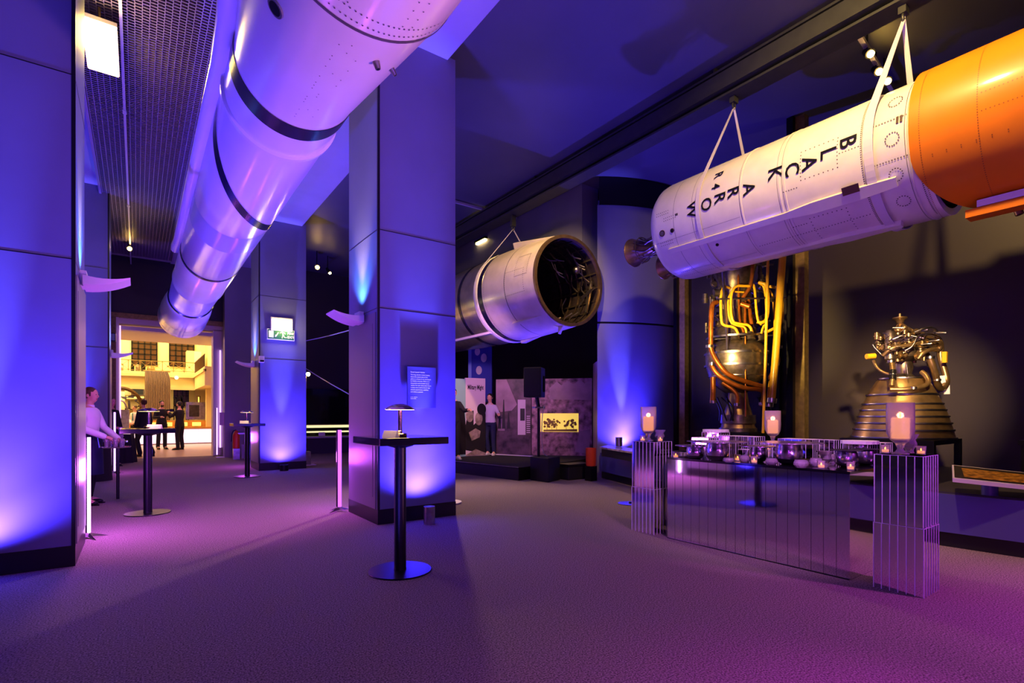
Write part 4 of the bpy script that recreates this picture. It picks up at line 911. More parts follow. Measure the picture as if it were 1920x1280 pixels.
# slanted information rail at the right edge
c = at(1850, 925, 4.72); t = thing('information_lectern', 'slanted information panel with brown picture on a blue post', 'lectern', (c.x, c.y, .515))
obj('post', MB().cyl((c.x+.1, c.y, .515), (c.x+.1, c.y, .66), .06, seg=24), M['plinthf'], t, smooth=True)
p0, p1, p2, p3 = at(1786, 896, 4.75), at(1990, 917, 4.35), at(1965, 890, 4.75), at(1785, 871, 5.15)
M['panelb'] = mat('dark_panel_face', '2c2622', .3)
nrm = (p1-p0).cross(p3-p0).normalized(); 
q = MB().add([p0, p1, p2, p3]+[p-UP*.035 for p in (p0, p1, p2, p3)], [(0,1,2,3),(7,6,5,4),(0,4,5,1),(1,5,6,2),(2,6,7,3),(3,7,4,0)]); obj('panel', q, [M['pinkw']], t)
ins = lambda a, b: p0.lerp(p1, a).lerp(p3.lerp(p2, a), b)+nrm*.003
q = MB().add([ins(.02,.05), ins(.98,.05), ins(.98,.95), ins(.02,.95)], [(0,1,2,3)]); obj('panel_face', q, M['panelb'], t)
M['photo'] = mat('brown_printed_photograph', 'b07828', .3, noise=(26, .2, 1.5, 8))
q = MB().add([ins(.12,.14)+nrm*.002, ins(.95,.14)+nrm*.002, ins(.88,.78)+nrm*.002, ins(.1,.78)+nrm*.002], [(0,1,2,3)]); obj('picture', q, M['photo'], t)
# long low information desk in front of the curved pier
M['deskp'] = mat('printed_desk_top', 'a898a0', .25, noise=(9, .55, 1.3, 6)); 
t = thing('information_desk', 'low information desk with printed top beside the curved pier', 'desk', (6.9, 6.4, 0))
fr_ = [atz(1124, 838, .68), atz(1187, 846, .68), atz(1300, 858, .68)]; fr_ = [at(1124, 838, 9.2), at(1190, 846, 7.9), at(1300, 861, 6.6)]
fr_ = [(p.x, p.y) for p in fr_]; bk = [(x+.62*.8, y+.62*.45) for x, y in fr_]
obj('desk_top', MB().prism(fr_+bk[::-1], .655, .685), M['deskp'], t)
obj('desk_front', MB().prism([(x+.1, y+.05) for x, y in fr_]+[(x+.13, y+.07) for x, y in fr_][::-1], .516, .655), M['dark_base'], t)
# glass pot in front of the desk
x, y = at(1146, 850, 8.9).x, at(1146, 850, 8.9).y
t = thing('floor_uplighter', 'glassy uplighter shining blue up the curved pier', 'light', (x, y, .5)); obj('housing', MB().lathe([(1e-4,.7), (.06,.7), (.06,.86), (.05,.86), (1e-4,.84)], T3(x+.35,y+.15,-.01), 20), M['steel'], t)
# ================================================================== STAGE, SPEAKER, PANELS
stg = [(5.5,9.95), (5.85,7.95), (7.35,8.3), (9.6,9.2), (9.6,13.4), (5.0,13.4)]
t = thing('stage_platform', 'low black stage platform beyond the near column', 'stage', (7, 10.5, 0))
obj('deck', MB().prism(stg, .22, .25), M['blackm'], t); obj('skirt', MB().prism([(x*.998+.02, y*.998+.02) for x, y in stg], 0, .22), M['dark_base'], t)
obj('edge_trim', MB().bar((5.5,9.95,.252), (5.85,7.95,.252), .02, .01), M['steel'], t)
t = thing('light_strip', 'pale glowing strip along the back of the stage', 'light', (7, 11.8, .25)); a = at(857, 845, 13.6); b = at(1010, 853, 12.2)
obj('strip', MB().bar((a.x,a.y,.27), (b.x,b.y,.27), .03, .02), M['pinkw'], t)
g = at(1028, 904, 9.6); gx, gy = g.x, g.y
t = thing('subwoofer', 'black box subwoofer under the speaker pole', 'speaker', (gx, gy+.3, 0))
Rz = Matrix.Translation((gx, gy, 0)) @ Matrix.Rotation(rd(-42), 4, 'Z')
d1 = (at(1063, 896, 10.3)-g); d2 = (at(984, 898, 10.1)-g); d1.z = d2.z = 0
d1 = d1.normalized()*.50; d2 = d2.normalized()*.5
q = MB(); pts_ = [(gx,gy), (gx+d1.x,gy+d1.y), (gx+d1.x+d2.x,gy+d1.y+d2.y), (gx+d2.x,gy+d2.y)]
obj('cabinet', MB().prism(pts_, 0, .45), M['blackm'], t, bevel=.01); obj('grille', MB().prism([(gx-.006,gy-.006), (gx+d2.x*.98-.006,gy+d2.y*.98-.006), (gx+d2.x*.98,gy+d2.y*.98), (gx,gy)], .02, .43), M['black'], t)
cc = g+d1*.5+d2*.5; cx_, cy_ = cc.x-.12, cc.y+.05
t = thing('loudspeaker', 'black loudspeaker on a pole above the subwoofer', 'speaker', (cx_, cy_, .45))
obj('pole', MB().cyl((cx_, cy_, .45), (cx_, cy_, 1.38), .028, .024, 14), M['black'], t, smooth=True); obj('bracket', MB().box(cx_-.12, cx_+.12, cy_-.05, cy_+.05, 1.37, 1.4), M['steel'], t)
Rz = Matrix.Translation((cx_-.06, cy_+.05, 1.58)) @ Matrix.Rotation(rd(-52), 4, 'Z')
obj('cabinet', MB().box(-.17, .17, -.17, .17, 0, .56, Rz), M['blackm'], t, bevel=.012); obj('grille', MB().box(-.16, .16, -.18, -.17, .02, .54, Rz), M['black'], t)
obj('yoke', MB().bar(Rz @ Vector((.19,0,.1)), Rz @ Vector((.19,0,.4)), .03), M['black'], t); obj('yoke', MB().bar((cx_, cy_, 1.38), (cx_-.02, cy_+.03, 1.6), .05), M['black'], t)
obj('cable', MB().tube([(cx_+.1,cy_-.05,1.42), (cx_+.05,cy_-.06,1.3), (cx_+.03,cy_-.05,.9), (cx_+.06,cy_-.06,.5), (cx_+.15,cy_-.08,.46)], .008, 6, 2), M['rod'], t)
t = thing('flight_case', 'dark low case on the floor beside the subwoofer', 'case', (7.2, 8.0, 0)); a = at(1085, 895, 10.2); obj('case', MB().box(a.x-.35, a.x+.25, a.y-.1, a.y+.2, 0, .26), M['blackm'], t, bevel=.02); obj('lid', MB().box(a.x-.36, a.x+.26, a.y-.11, a.y+.21, .26, .3), M['dark_base'], t)
a = at(1108, 870, 9.9); t = thing('waste_bin', 'glossy red and orange bin on a stand beside the curved pier', 'bin', (a.x, a.y, 0))
obj('bin', MB().lathe([(.085,.28), (.095,.31), (.1,.62), (.09,.62), (.08,.32)], T3(a.x, a.y, 0), 24), M['orangebin'], t, smooth=True); obj('stand', MB().box(a.x-.08, a.x+.08, a.y-.08, a.y+.08, 0, .28), M['black'], t)
# picture panels behind the stage
def panel(name, u0, D0, u1, D1, z0, z1, label, m, cat='display panel', th=.06):
    a, b = at(u0, 777, D0), at(u1, 777, D1); d = (b-a).normalized(); nn = Vector((d.y, -d.x, 0))
    if nn.dot(a) > 0: nn = -nn
    t = thing(name, label, cat, ((a.x+b.x)/2, (a.y+b.y)/2, z0)); L = (b-a).length
    F = lambda s, z, o=0: (a.x+d.x*s+nn.x*o, a.y+d.y*s+nn.y*o, z)
    q = MB().add([F(0,z0), F(L,z0), F(L,z1), F(0,z1), F(0,z0,-th), F(L,z0,-th), F(L,z1,-th), F(0,z1,-th)], [(0,1,2,3),(7,6,5,4),(0,4,5,1),(1,5,6,2),(2,6,7,3),(3,7,4,0)])
    obj('board', q, m, t); return t, F, L
def quad(F, L, x0, x1, z0, z1, o=.004): return MB().add([F(x0*L,z0,o), F(x1*L,z0,o), F(x1*L,z1,o), F(x0*L,z1,o)], [(0,1,2,3)])
M['pinkp'] = mat('pink_white_print', 'd8c0d0', .5); M['tealp'] = mat('pale_teal_print', '90b8bc', .5); M['phd'] = mat('dark_photo_print', '4c3840', .45, noise=(4, .2, 2.2, 8)); M['phm'] = mat('rubble_photo_print', '86606e', .5, noise=(7, .15, 2.2, 10)); M['phl'] = mat('hazy_photo_print', 'a88494', .5, noise=(2, .6, 1.2, 5))
M['graym'] = mat('grey_face_print', '96807c', .5, noise=(9, .5, 1.3)); M['darkp'] = mat('black_print', '1a1418', .5)
t, F, L = panel('exhibition_board', 840, 12.2, 873, 12.5, .252, 2.1, 'pale teal display panel with a man in dark clothes', M['tealp']); q = MB().add([F(L*x, z, .004) for x, z in ((.3,.3),(1,.3),(1,1.0),(.9,1.45),(.5,1.5),(.3,1.1))], [tuple(range(6))]); obj('figure_print', q, M['darkp'], t)
t, F, L = panel('exhibition_board', 873, 12.5, 910, 12.75, .252, 2.13, 'pink display panel headed Military Might with two smiling men', M['pinkp'])
obj('heading', text_mb('Military Might', .15, lambda x, y: F(L*.1+x*.50, 1.86+y, .004), bold=.004), M['darkp'], t)
def oval(F, L, cx, cz, rx, rz, o, n=20): return MB().add([F(L*cx+rx*cos(i*2*PI/n), cz+rz*sin(i*2*PI/n), o) for i in range(n)], [tuple(range(n))])
q = MB().add([F(L*x, z, .004) for x, z in ((0,.4),(.5,.35),(1,.3),(1,1.25),(.92,1.5),(.62,1.45),(.6,1.1),(.4,1.0),(.4,1.35),(.1,1.3),(0,1.0))], [tuple(range(11))]); obj('suit_print', q, M['darkp'], t)
obj('face_print', oval(F, L, .2, 1.22, .1, .15, .006), M['graym'], t); obj('face_print', oval(F, L, .66, 1.15, .1, .16, .006), M['graym'], t); obj('hair_print', oval(F, L, .8, 1.38, .12, .14, .008), M['darkp'], t)
obj('face_print', MB().add([F(L*x, z, .007) for x, z in ((.15,.82),(.5,.92),(.75,.85),(.7,.7),(.3,.62))], [(0,1,2,3,4)]), M['graym'], t); obj('uniform_print', MB().add([F(L*x, z, .007) for x, z in ((0,.28),(.5,.42),(1,.32),(1,.26),(0,.26))], [(0,1,2,3,4)]), M['graym'], t)
t, F, L = panel('exhibition_board', 930, 13.0, 996, 12.9, .252, 2.13, 'dark photograph panel of city spires beside the pink panel', M['phd'])
obj('sky_print', MB().add([F(L*x, z, .004) for x, z in ((0,1.3),(.45,1.35),(.6,1.5),(.3,2.12),(0,2.12))], [(0,1,2,3,4)]), M['phl'], t)
q = MB()
for x, h in ((.1,1.35), (.22,1.62), (.36,1.3)): q.add([F(L*(x-.05),.9,.006), F(L*(x+.05),.9,.006), F(L*(x+.012),h,.006), F(L*(x-.012),h,.006)], [(0,1,2,3)])
obj('spire_print', q, M['darkp'], t); obj('white_caption', quad(F, L, .62, .84, .75, 1.62), M['pinkp'], t); obj('inset_photo', quad(F, L, .69, .82, 1.1, 1.4, .008), M['darkp'], t)
obj('small_caption', quad(F, L, .05, .25, .85, 1.15), M['phl'], t); obj('text_lines', MB().add([F(L*.87, z+dz_, .005) if s == 0 else F(L*.97, z+dz_, .005) for z in [.8+.05*i for i in range(9)] for s, dz_ in ((0,0),(1,0),(1,.02),(0,.02))], [(4*i,4*i+1,4*i+2,4*i+3) for i in range(9)]), M['pinkp'], t)
t, F, L = panel('exhibition_board', 997, 12.9, 1110, 12.6, .252, 2.13, 'large rubble photograph panel with glowing treeline window', M['phm'])
obj('roofline_print', MB().add([F(L*x, z, .004) for x, z in ((.3,1.62),(1,1.6),(1,2.12),(.88,2.0),(.8,2.1),(.7,1.98),(.6,2.08),(.5,1.96),(.42,2.06),(.3,1.9))], [tuple(range(10))]), M['phl'], t)
M['backlit'] = mat('backlit_sepia_print', 'f0d070', .5, emit='e8c848', es=.9); M['treep'] = mat('sepia_tree_print', '94762c', .5)
obj('glowing_window', quad(F, L, .15, .78, .83, 1.28, .01), M['backlit'], t); q = MB(); random.seed(4)
for i in range(60):
    cx_t = random.choice((.26,.34,.42,.58,.70)); x = cx_t+random.uniform(-.05,.05); z = random.uniform(.95,1.13); rr_ = random.uniform(.018,.038); q.add([F(L*x+rr_*cos(a_*PI/4)*random.uniform(.8,1.1), z+rr_*sin(a_*PI/4)*random.uniform(.8,1.2), .012+.0002*i) for a_ in range(8)], [tuple(range(8))])
for cx_t in (.26,.34,.42,.58,.70): q.add([F(L*cx_t-.006,.86,.012), F(L*cx_t+.006,.86,.012), F(L*cx_t+.004,1.05,.012), F(L*cx_t-.004,1.05,.012)], [(0,1,2,3)])
q.add([F(L*.2,.84,.013), F(L*.76,.84,.013), F(L*.76,.9,.013), F(L*.2,.88,.013)], [(0,1,2,3)]); obj('treeline_print', q, M['treep'], t)
obj('rubble_highlights', MB().add([F(L*x, z, .004) for x, z in ((.72,.35),(.95,.3),(.98,.9),(.8,.85))], [(0,1,2,3)]), M['phl'], t)
t, F, L = panel('exhibition_board', 1112, 11.9, 1120, 11.2, .0, 2.4, 'narrow pale panel edge beside the curved pier', M['phl'])
# blue panel with pale discs
t, F, L = panel('wall_banner', 884, 14.6, 922, 14.4, 1.6, 5.4, 'blue banner with pale round dots behind the metal rocket', mat('blue_banner', '3038b0', .5)); 
for x, z, r_ in ((.3,3.0,.1), (.62,2.82,.11), (.38,2.48,.11)): obj('pale_dot', oval(F, L, x, z, r_*.8, r_*1.1, .01), M['pinkw'], t)
t, F, L = panel('wall_strip', 878, 14.6, 884, 14.6, 1.6, 5.4, 'narrow bright blue strip beside the dotted banner', mat('bright_blue_strip', '7090e8', .5))
# side aisle display case with glowing strips
t = thing('display_case', 'long display case with two glowing strips in the side aisle', 'display case', (5, 17.4, 0))
obj('plinth', MB().box(3.4, 8.0, 17.2, 17.9, 0, .55), M['bkwall'], t); obj('counter_edge', MB().box(3.4, 8.0, 17.12, 17.2, .5, .55), M['rod'], t); obj('back_panel', MB().box(3.4, 8.0, 17.85, 17.95, .55, 2.1), M['black_glass'], t)
M['strip'] = mat('pale_yellow_strip', 'fff8c8', .5, emit='ece8a0', es=1.1)
for z in (.82, .66): obj('glow_strip', MB().box(3.5, 7.8, 17.6, 17.64, z, z+(.085 if z > .7 else .05)), M['strip'], t)
obj('object_card', MB().box(4.75, 4.95, 17.3, 17.32, .56, .68), M['shirt'], t); obj('top_rail', MB().box(3.4, 8.0, 17.5, 17.9, .92, .94), M['gold'], t)
for a, b, l in ((at(571, 639, 15), at(655, 619, 11.5), 'upper pale diagonal cable in the side aisle'), (at(571, 689, 15), at(655, 739, 11.5), 'lower pale diagonal cable in the side aisle')):
    c = thing('stay_cable', l, 'cable', tuple(a)); obj('cable', MB().tube([a, a.lerp(b,.5)-Vector((0,0,.02)), b], .012, 6, 2), M['rod'], c)
a = at(573, 777, 12.9); t = thing('lamp_stand', 'slim pole lamp rising from a grey box behind the exit sign column', 'lamp', (a.x, a.y, 0))
obj('pole', MB().cyl((a.x, a.y, .3), (a.x, a.y, 2.2), .02, seg=10), M['rod'], t); obj('box', MB().box(a.x-.1, a.x+.1, a.y-.1, a.y+.1, .02, .34), M['steel'], t); obj('foot', MB().box(a.x-.12, a.x+.22, a.y-.14, a.y+.14, 0, .02), M['pinkw'], t); obj('lamp_head', MB().sph((a.x+.06, a.y, 2.25), .05), M['spot'], t)
# exit area small things
a = aty(427, 590, 17.9)
def wallbox(u0, v0, u1, v1, y, d, nm, label, cat, m, face=None):
    a, b = aty(u0, v1, y), aty(u1, v0, y); t = thing(nm, label, cat, ((a.x+b.x)/2, y, a.z)); obj('body', MB().box(a.x, b.x, y-d, y, a.z, b.z), m, t)
    if face: obj('face', MB().box(a.x+.02, b.x-.02, y-d-.005, y-d, a.z+.02, b.z-.02), M[face], t)
wallbox(433, 655, 446, 664, 18, .25, 'security_camera', 'small wall camera beside the far doorway', 'camera', M['pinkw'], 'black'); wallbox(425, 722, 441, 730, 18, .06, 'wall_alarm', 'red wall alarm beside the far doorway', 'alarm', M['redbox'], 'orangebin')
wallbox(427, 757, 434, 764, 18, .03, 'wall_switch', 'upper small white switch beside the far doorway', 'switch', M['shirt'], 'pinkw'); wallbox(426, 765, 436, 773, 18, .03, 'wall_switch', 'lower small white switch beside the far doorway', 'switch', M['shirt'], 'pinkw')
wallbox(203, 627, 218, 641, 17.5, .3, 'wall_speaker', 'small dark box speaker left of the far doorway', 'speaker', M['black'], 'tealp')
a = at(420, 777, 15.3); t = thing('sign_stand', 'violet information sign on a thin floor stand by the doorway', 'sign', (a.x, a.y, 0)); s0 = at(412, 797, 15.3); s1 = at(428, 773, 15.3)
obj('board', MB().bar((s0.x, s0.y, (s0.z+s1.z)/2), (s1.x, s1.y, (s0.z+s1.z)/2), .02, s1.z-s0.z), M['pinkp'], t); obj('pole', MB().cyl((a.x,a.y,.02), (a.x,a.y,s0.z), .02, seg=8), M['rod'], t); obj('foot', MB().box(a.x-.2,a.x+.15,a.y-.12,a.y+.12,0,.02), M['pinkw'], t)
a = at(443, 777, 14.6); t = thing('fire_extinguisher', 'red fire extinguisher on the wall by the distant table', 'fire extinguisher', (a.x, a.y, .3))
obj('cylinder', MB().lathe([(1e-4,.3), (.09,.31), (.09,.68), (.05,.76), (.03,.8), (1e-4,.82)], T3(a.x,a.y,0), 16), M['orangebin'], t, smooth=True); obj('hose', MB().tube([(a.x,a.y,.82), (a.x-.1,a.y,.8), (a.x-.12,a.y,.5)], .012, 6, 2), M['black'], t); obj('floor_stand', MB().box(a.x-.08,a.x+.08,a.y-.08,a.y+.08,0,.3), M['steel'], t); obj('bracket', MB().box(a.x-.03,a.x+.03,a.y,a.y+.1,.5,.6), M['black'], t)
a = at(460, 777, 14.7); t = thing('low_barrier', 'pale low barrier behind the distant bar table', 'barrier', (a.x, a.y, 0)); obj('panel', MB().box(a.x-.1,a.x+.25,a.y,a.y+.05,.02,.42), M['paint2'], t); obj('rail', MB().box(a.x-.25,a.x+.3,a.y-.02,a.y+.06,.7,.74), M['rod'], t); obj('leg', MB().box(a.x-.02,a.x+.02,a.y,a.y+.04,0,.7), M['rod'], t)
# draped table left of the doorway and its tray stand
a = at(223, 777, 13.6)
t = thing('draped_table', 'round table under a floor length black cloth', 'table', (a.x, a.y, 0)); q = MB(); n = 48; v = []
for z, r_, am in ((0,.36,.035), (.3,.34,.03), (.72,.31,.01), (.735,.3,0)):
    for i in range(n): th = 2*PI*i/n; rr_ = r_+am*cos(9*th); v.append((a.x+rr_*cos(th), a.y+rr_*sin(th), z))
f = [(j*n+i, j*n+(i+1) % n, (j+1)*n+(i+1) % n, (j+1)*n+i) for j in range(3) for i in range(n)]+[tuple(3*n+i for i in range(n))]
obj('cloth', q.add(v, f), M['cblack'], t, smooth=True)
a = at(178, 777, 9.9); t = thing('draped_table', 'black draped table mostly hidden behind the serving woman', 'table', (a.x, a.y, 0)); obj('cloth', MB().lathe([(.27,0), (.25,.3), (.24,.72), (1e-4,.735)], T3(a.x,a.y,0), 30), M['cblack'], t, smooth=True)
# ================================================================== THE BRIGHT HALL BEYOND THE DOORWAY
struct('ceiling_passage', MB().box(-6, 8, 18.3, 23.6, 3.95, 4.3), M['hallwhite'], 'pale soffit of the passage to the hall')
struct('wall_passage_right', MB().box(2.75, 3.0, 18.3, 30, 0, 9), M['cream'], 'cream side wall of the bright hall')
struct('wall_passage_left', MB().box(-4.2, -4, 18.3, 30, 0, 9), M['cream'], 'cream left wall of the bright hall')
struct('wall_hall_far', MB().box(-4.2, 3.0, 30, 30.3, 0, 9), M['cream'], 'cream far wall of the bright hall')
struct('ceiling_hall', MB().box(-4.2, 3.0, 18.3, 30.3, 9, 9.2), M['cream'], 'high ceiling of the bright hall')
struct('wall_over_passage', MB().box(-4, 2.75, 23.6, 23.9, 4.3, 9), M['cream'], 'wall above the passage soffit')
def R2(u0, v0, u1, v1, y): a, b = aty(u0, v1, y), aty(u1, v0, y); return a.x, b.x, a.z, b.z
def wbox(u0, v0, u1, v1, y, d, m, nm, par=None, lab=None):
    x0, x1, z0, z1 = R2(u0, v0, u1, v1, y); q = MB().box(x0, x1, y-d, y, z0, z1)
    return struct(nm, q, m, lab) if not par else obj(nm, q, m, par)
for i, (u0, u1, v0, v1, l) in enumerate(((247.5,294,636,683,'left tall dark upper window of the bright hall'), (318,363,640,686,'right tall dark upper window of the bright hall'))):
    w_ = wbox(u0, v0, u1, v1, 30, .06, M['brownwin'], 'window_%d' % (i+2), None, l); x0, x1, z0, z1 = R2(u0, v0, u1, v1, 30); q = MB()
    for k in range(5): q.box(x0+(x1-x0)*k/4-.03, x0+(x1-x0)*k/4+.03, 29.9, 29.94, z0, z1)
    for k in range(6): q.box(x0, x1, 29.9, 29.94, z0+(z1-z0)*k/5-.02, z0+(z1-z0)*k/5+.02)
    obj('window_bars', q, M['black'], w_)
# balcony slab, fascia mouldings
zb = aty(300, 697, 28).z
q = MB(); q.box(-4, 2.75, 28, 30, zb-.1, zb); q.box(-4, 2.75, 28.1, 28.5, zb-.75, zb-.1); q.box(-4, 2.75, 27.94, 28.1, zb-.22, zb-.1); q.box(-4, 2.75, 28.02, 28.12, zb-.78, zb-.66); q.box(2.15, 2.75, 23.6, 28, zb-.75, zb); q.box(2.1,2.2,23.6,28,zb-.2,zb-.1)
struct('trim_balcony', q, M['cream'], 'cream balcony ledge around the bright hall')
t = thing('balcony_railing', 'thin dark balcony railing with crossed panels', 'railing', (0, 28.05, zb)); q = MB(); x = -4
obj('top_rail', MB().box(-4, 2.15, 28.03, 28.07, zb+.46, zb+.49), M['gold'], t); obj('bottom_rail', MB().box(-4, 2.15, 28.03, 28.07, zb+.05, zb+.07), M['gold'], t)
while x < 2.1:
    obj('post', MB().box(x-.012, x+.012, 28.03, 28.07, zb, zb+.47), M['gold'], t)
    q.bar((x, 28.05, zb+.06), (x+.41, 28.05, zb+.46), .012); q.bar((x, 28.05, zb+.46), (x+.41, 28.05, zb+.06), .012); q.lathe([(1e-4,-.01), (.04,-.01), (.04,.01), (1e-4,.01)], Matrix.Translation((x+.205, 28.04, zb+.26)) @ Matrix.Rotation(PI/2, 4, 'X'), 8); x += .41
obj('crossed_bars', q, M['gold'], t)
t = thing('balcony_railing', 'dark side balcony railing seen at an angle', 'railing', (2.15, 26, zb)); q = MB().box(2.14, 2.17, 23.7, 28, zb+.46, zb+.49)
for k in range(30): q.box(2.14, 2.17, 23.8+.14*k, 23.83+.14*k, zb, zb+.47)
obj('bars', q, M['brownwin'], t)
x0, x1, z0, z1 = R2(350, 659, 378, 699, 29); t = thing('balcony_cabinet', 'pale boxy cabinet standing on the hall balcony', 'cabinet', ((x0+x1)/2, 29, zb)); obj('body', MB().box(x0, x1, 28.9, 29.6, zb, z1), M['cream'], t); obj('side_panel', MB().box(x0+.3, x1-.02, 28.88, 28.9, zb+.05, z1-.03), M['hallwhite'], t)
for (u0, u1, h, m_, l) in ((245, 252, .42, 'black', 'dark rounded exhibit on the hall balcony'), (254, 262, .35, 'steel', 'grey exhibit on the hall balcony'), (264, 273, .5, 'black', 'black boxy exhibit on the hall balcony'), (275, 291, .28, 'gold', 'wide low case on the hall balcony'), (224, 232, .3, 'chrome', 'shiny exhibit at the left of the hall balcony')):
    a, b = aty(u0, 690, 28.6).x, aty(u1, 690, 28.6).x; t = thing('balcony_exhibit', l, 'exhibit', ((a+b)/2, 28.6, zb)); obj('body', MB().lathe([(1e-4,0), ((b-a)/2,0), ((b-a)/2,h*.6), ((b-a)*.3,h), (1e-4,h)], T3((a+b)/2, 28.7, zb), 8), M[m_], t); obj('mount', MB().box(a, b, 28.5, 28.9, zb, zb+.04), M['black'], t)
# under the balcony
struct('trim_3', MB().box(-4, aty(234,0,29).x, 28.8, 29.3, 0, zb-.75).box(aty(398,0,26.5).x-.25, 2.75, 26.3, 26.6, 0, zb-.75).box(2.2, 2.75, 28.6, 29, 0, zb-.7), M['cream'], 'cream piers under the balcony')
def hallitem(nm, l, cat, u0, v0, u1, v1, y, d, m, face=None):
    x0, x1, z0, z1 = R2(u0, v0, u1, v1, y); t = thing(nm, l, cat, ((x0+x1)/2, y, z0)); obj('body', MB().box(x0, x1, y, y+d, z0, z1), m, t)
    if face: obj('face', MB().box(x0+.05, x1-.05, y-.01, y, z0+.05, z1-.05), face, t)
    return t
hallitem('wall_screen', 'dark wall screen under the hall balcony', 'screen', 246, 726, 271, 741, 29.4, .6, M['brownwin'], M['black'])
M['glowy'] = mat('glowing_yellow_panel', 'fff0a0', .5, emit='f4dc60', es=1.3)
hallitem('light_box', 'glowing yellow light box under the hall balcony', 'light', 234, 741, 272, 749, 29.5, .5, M['gold'], M['glowy'])
hallitem('light_box', 'small bright light box at the right of the hall', 'light', 369, 742, 376, 758, 28.2, .1, M['gold'], M['glowy'])
t = hallitem('tall_window_case', 'dark gridded case behind the standing men', 'display case', 326, 724, 353, 762, 29, .2, M['brownwin']); x0, x1, z0, z1 = R2(326, 720, 353, 775, 28.9); q = MB()
for k in (0,.25,.6,.85,1): q.box(x0+(x1-x0)*k-.02, x0+(x1-x0)*k+.02, 28.8, 28.84, z0-.3, z1)
for k in range(6): q.box(x0, x1, 28.8, 28.84, z0+(z1-z0)*k/5-.015, z0+(z1-z0)*k/5+.015)
obj('frame_bars', q, M['black'], t)
t = thing('wall_light', 'warm round light under the balcony beside the drape', 'lamp', tuple(aty(331, 708, 28.0))); p = aty(331, 708, 27.9); obj('bulb', MB().sph(p, .07), M['warm'], t); obj('mount', MB().box(p.x-.05, p.x+.05, 27.95, 28.15, p.z-.05, p.z+.05), M['gold'], t)
# fluted hanging drape
x0, x1, z0, z1 = R2(271.5, 696.5, 319.5, 800, 27.2); t = thing('fluted_banner', 'tall fluted grey banner hanging from the hall balcony', 'banner', ((x0+x1)/2, 27.2, z0)); n = 110; v = []; 
for j in range(13):
    f_ = j/12; z = z1-(z1-z0)*f_
    for i in range(n+1):
        s_ = i/n; v.append((x0+(x1-x0)*s_-(1-min(f_*5,1))**2*.1*s_, 27.2+.035*sin(s_*2*PI*15)-.1*sin(min(f_*4,1)*PI/2), z))
f = [(j*(n+1)+i, j*(n+1)+i+1, (j+1)*(n+1)+i+1, (j+1)*(n+1)+i) for j in range(12) for i in range(n)]
obj('fabric', MB().add(v, f), M['drape'], t, smooth=True); obj('top_rod', MB().cyl((x0-.05,27.25,z1), (x1,27.25,z1), .03, seg=8), M['gold'], t)
# counter
x0 = -.6; x1 = 2.7; t = thing('bar_counter', 'long white backlit bar counter with oak top', 'counter', (1, 26.5, 0))
for k in range(6): a = x0+(x1-x0)*k/6; obj('lit_panel', MB().box(a+.01, a+(x1-x0)/6-.01, 26.2, 26.22, .05, .62), M['lightw'], t)
obj('oak_top', MB().box(x0-.05, x1, 26.1, 26.9, .66, .72), M['wood'], t); obj('upper_shelf', MB().box(x0, x1, 26.5, 26.9, .72, 1.0), M['wood'], t); obj('carcass', MB().box(x0, x1, 26.22, 26.9, .02, .66), M['hallwhite'], t)
for k, xx in enumerate((.55, 1.05, 1.6, 2.1)): cc_ = thing('counter_sign', 'small glowing white sign on the bar counter, %s' % ('first from the left','second from the left','third from the left','last before the doorway jamb')[k], 'sign', (xx, 26.45, .72)); obj('face', MB().box(xx-.16, xx+.16, 26.42, 26.46, .76, .92), M['glowy'], cc_); obj('foot', MB().box(xx-.05, xx+.05, 26.4, 26.5, .72, .76), M['gold'], cc_)
t = hallitem('grey_machine', 'grey framed machine panel behind the bar counter', 'machine', 352, 757, 376, 783, 27.3, .5, M['steel'], M['inner']); x0, x1, z0, z1 = R2(352, 757, 384, 786, 27.3); obj('hood', MB().box(x0-.05, x1+.05, 27.5, 28, z0, z1+.08), M['steel'], t)
t = hallitem('grey_plinth', 'grey speckled plinth at the left of the hall', 'plinth', 223, 768, 242, 803, 24.6, .7, mat('grey_speckle', '8c88a0', .6, noise=(8,.7,1.3)))
t = thing('beam_engine', 'dark red and steel beam engine exhibit in the hall', 'engine', tuple(aty(232, 768, 27))); q = MB(); c_ = aty(224, 765, 27.4)
obj('flywheel', MB().tube([(c_.x+.75*cos(i*PI/16), 27.4, c_.z+.1+.75*sin(i*PI/16)) for i in range(32)], .07, 8, closed=True), M['brownwin'], t, smooth=True)
random.seed(8)
for i in range(26):
    p = aty(random.uniform(232, 300), random.uniform(742, 772), 27.9); d = Vector((random.uniform(-.3,.3), 0, random.uniform(-.2,.2))); q.bar(p-d, p+d, random.uniform(.03,.09))
obj('rods', q, M['inner'], t); a, b = aty(235, 768, 27.5), aty(300, 768, 27.5); obj('bed', MB().box(a.x, b.x, 27.6, 28.4, 0, a.z), M['gold'], t)
a, b = aty(222, 768, 24.4), aty(236, 750, 24.4); obj('arched_hoop', MB().tube([(a.x-.3,24.4,a.z), (a.x-.25,24.4,b.z-.05), (a.x+.1,24.4,b.z), (b.x-.03,24.4,b.z-.1), (b.x+.05,24.4,a.z)], .03, 8, 2), M['steel'], t, smooth=True)
t = thing('telescope_exhibit', 'dark instrument exhibit behind the standing men', 'exhibit', tuple(aty(330, 775, 27.6))); q = MB()
for (a_, b_) in (((325,745),(337,746)), ((330,745),(330,770)), ((337,742),(345,760)), ((341,742),(339,775)), ((326,760),(345,762))): q.bar(aty(*a_, 27.6), aty(*b_, 27.6), .07)
obj('instrument', q, M['black'], t); obj('stand', MB().box(aty(330,0,27.6).x, aty(342,0,27.6).x, 27.5, 27.7, 0, aty(330,775,27.6).z), M['brownwin'], t)
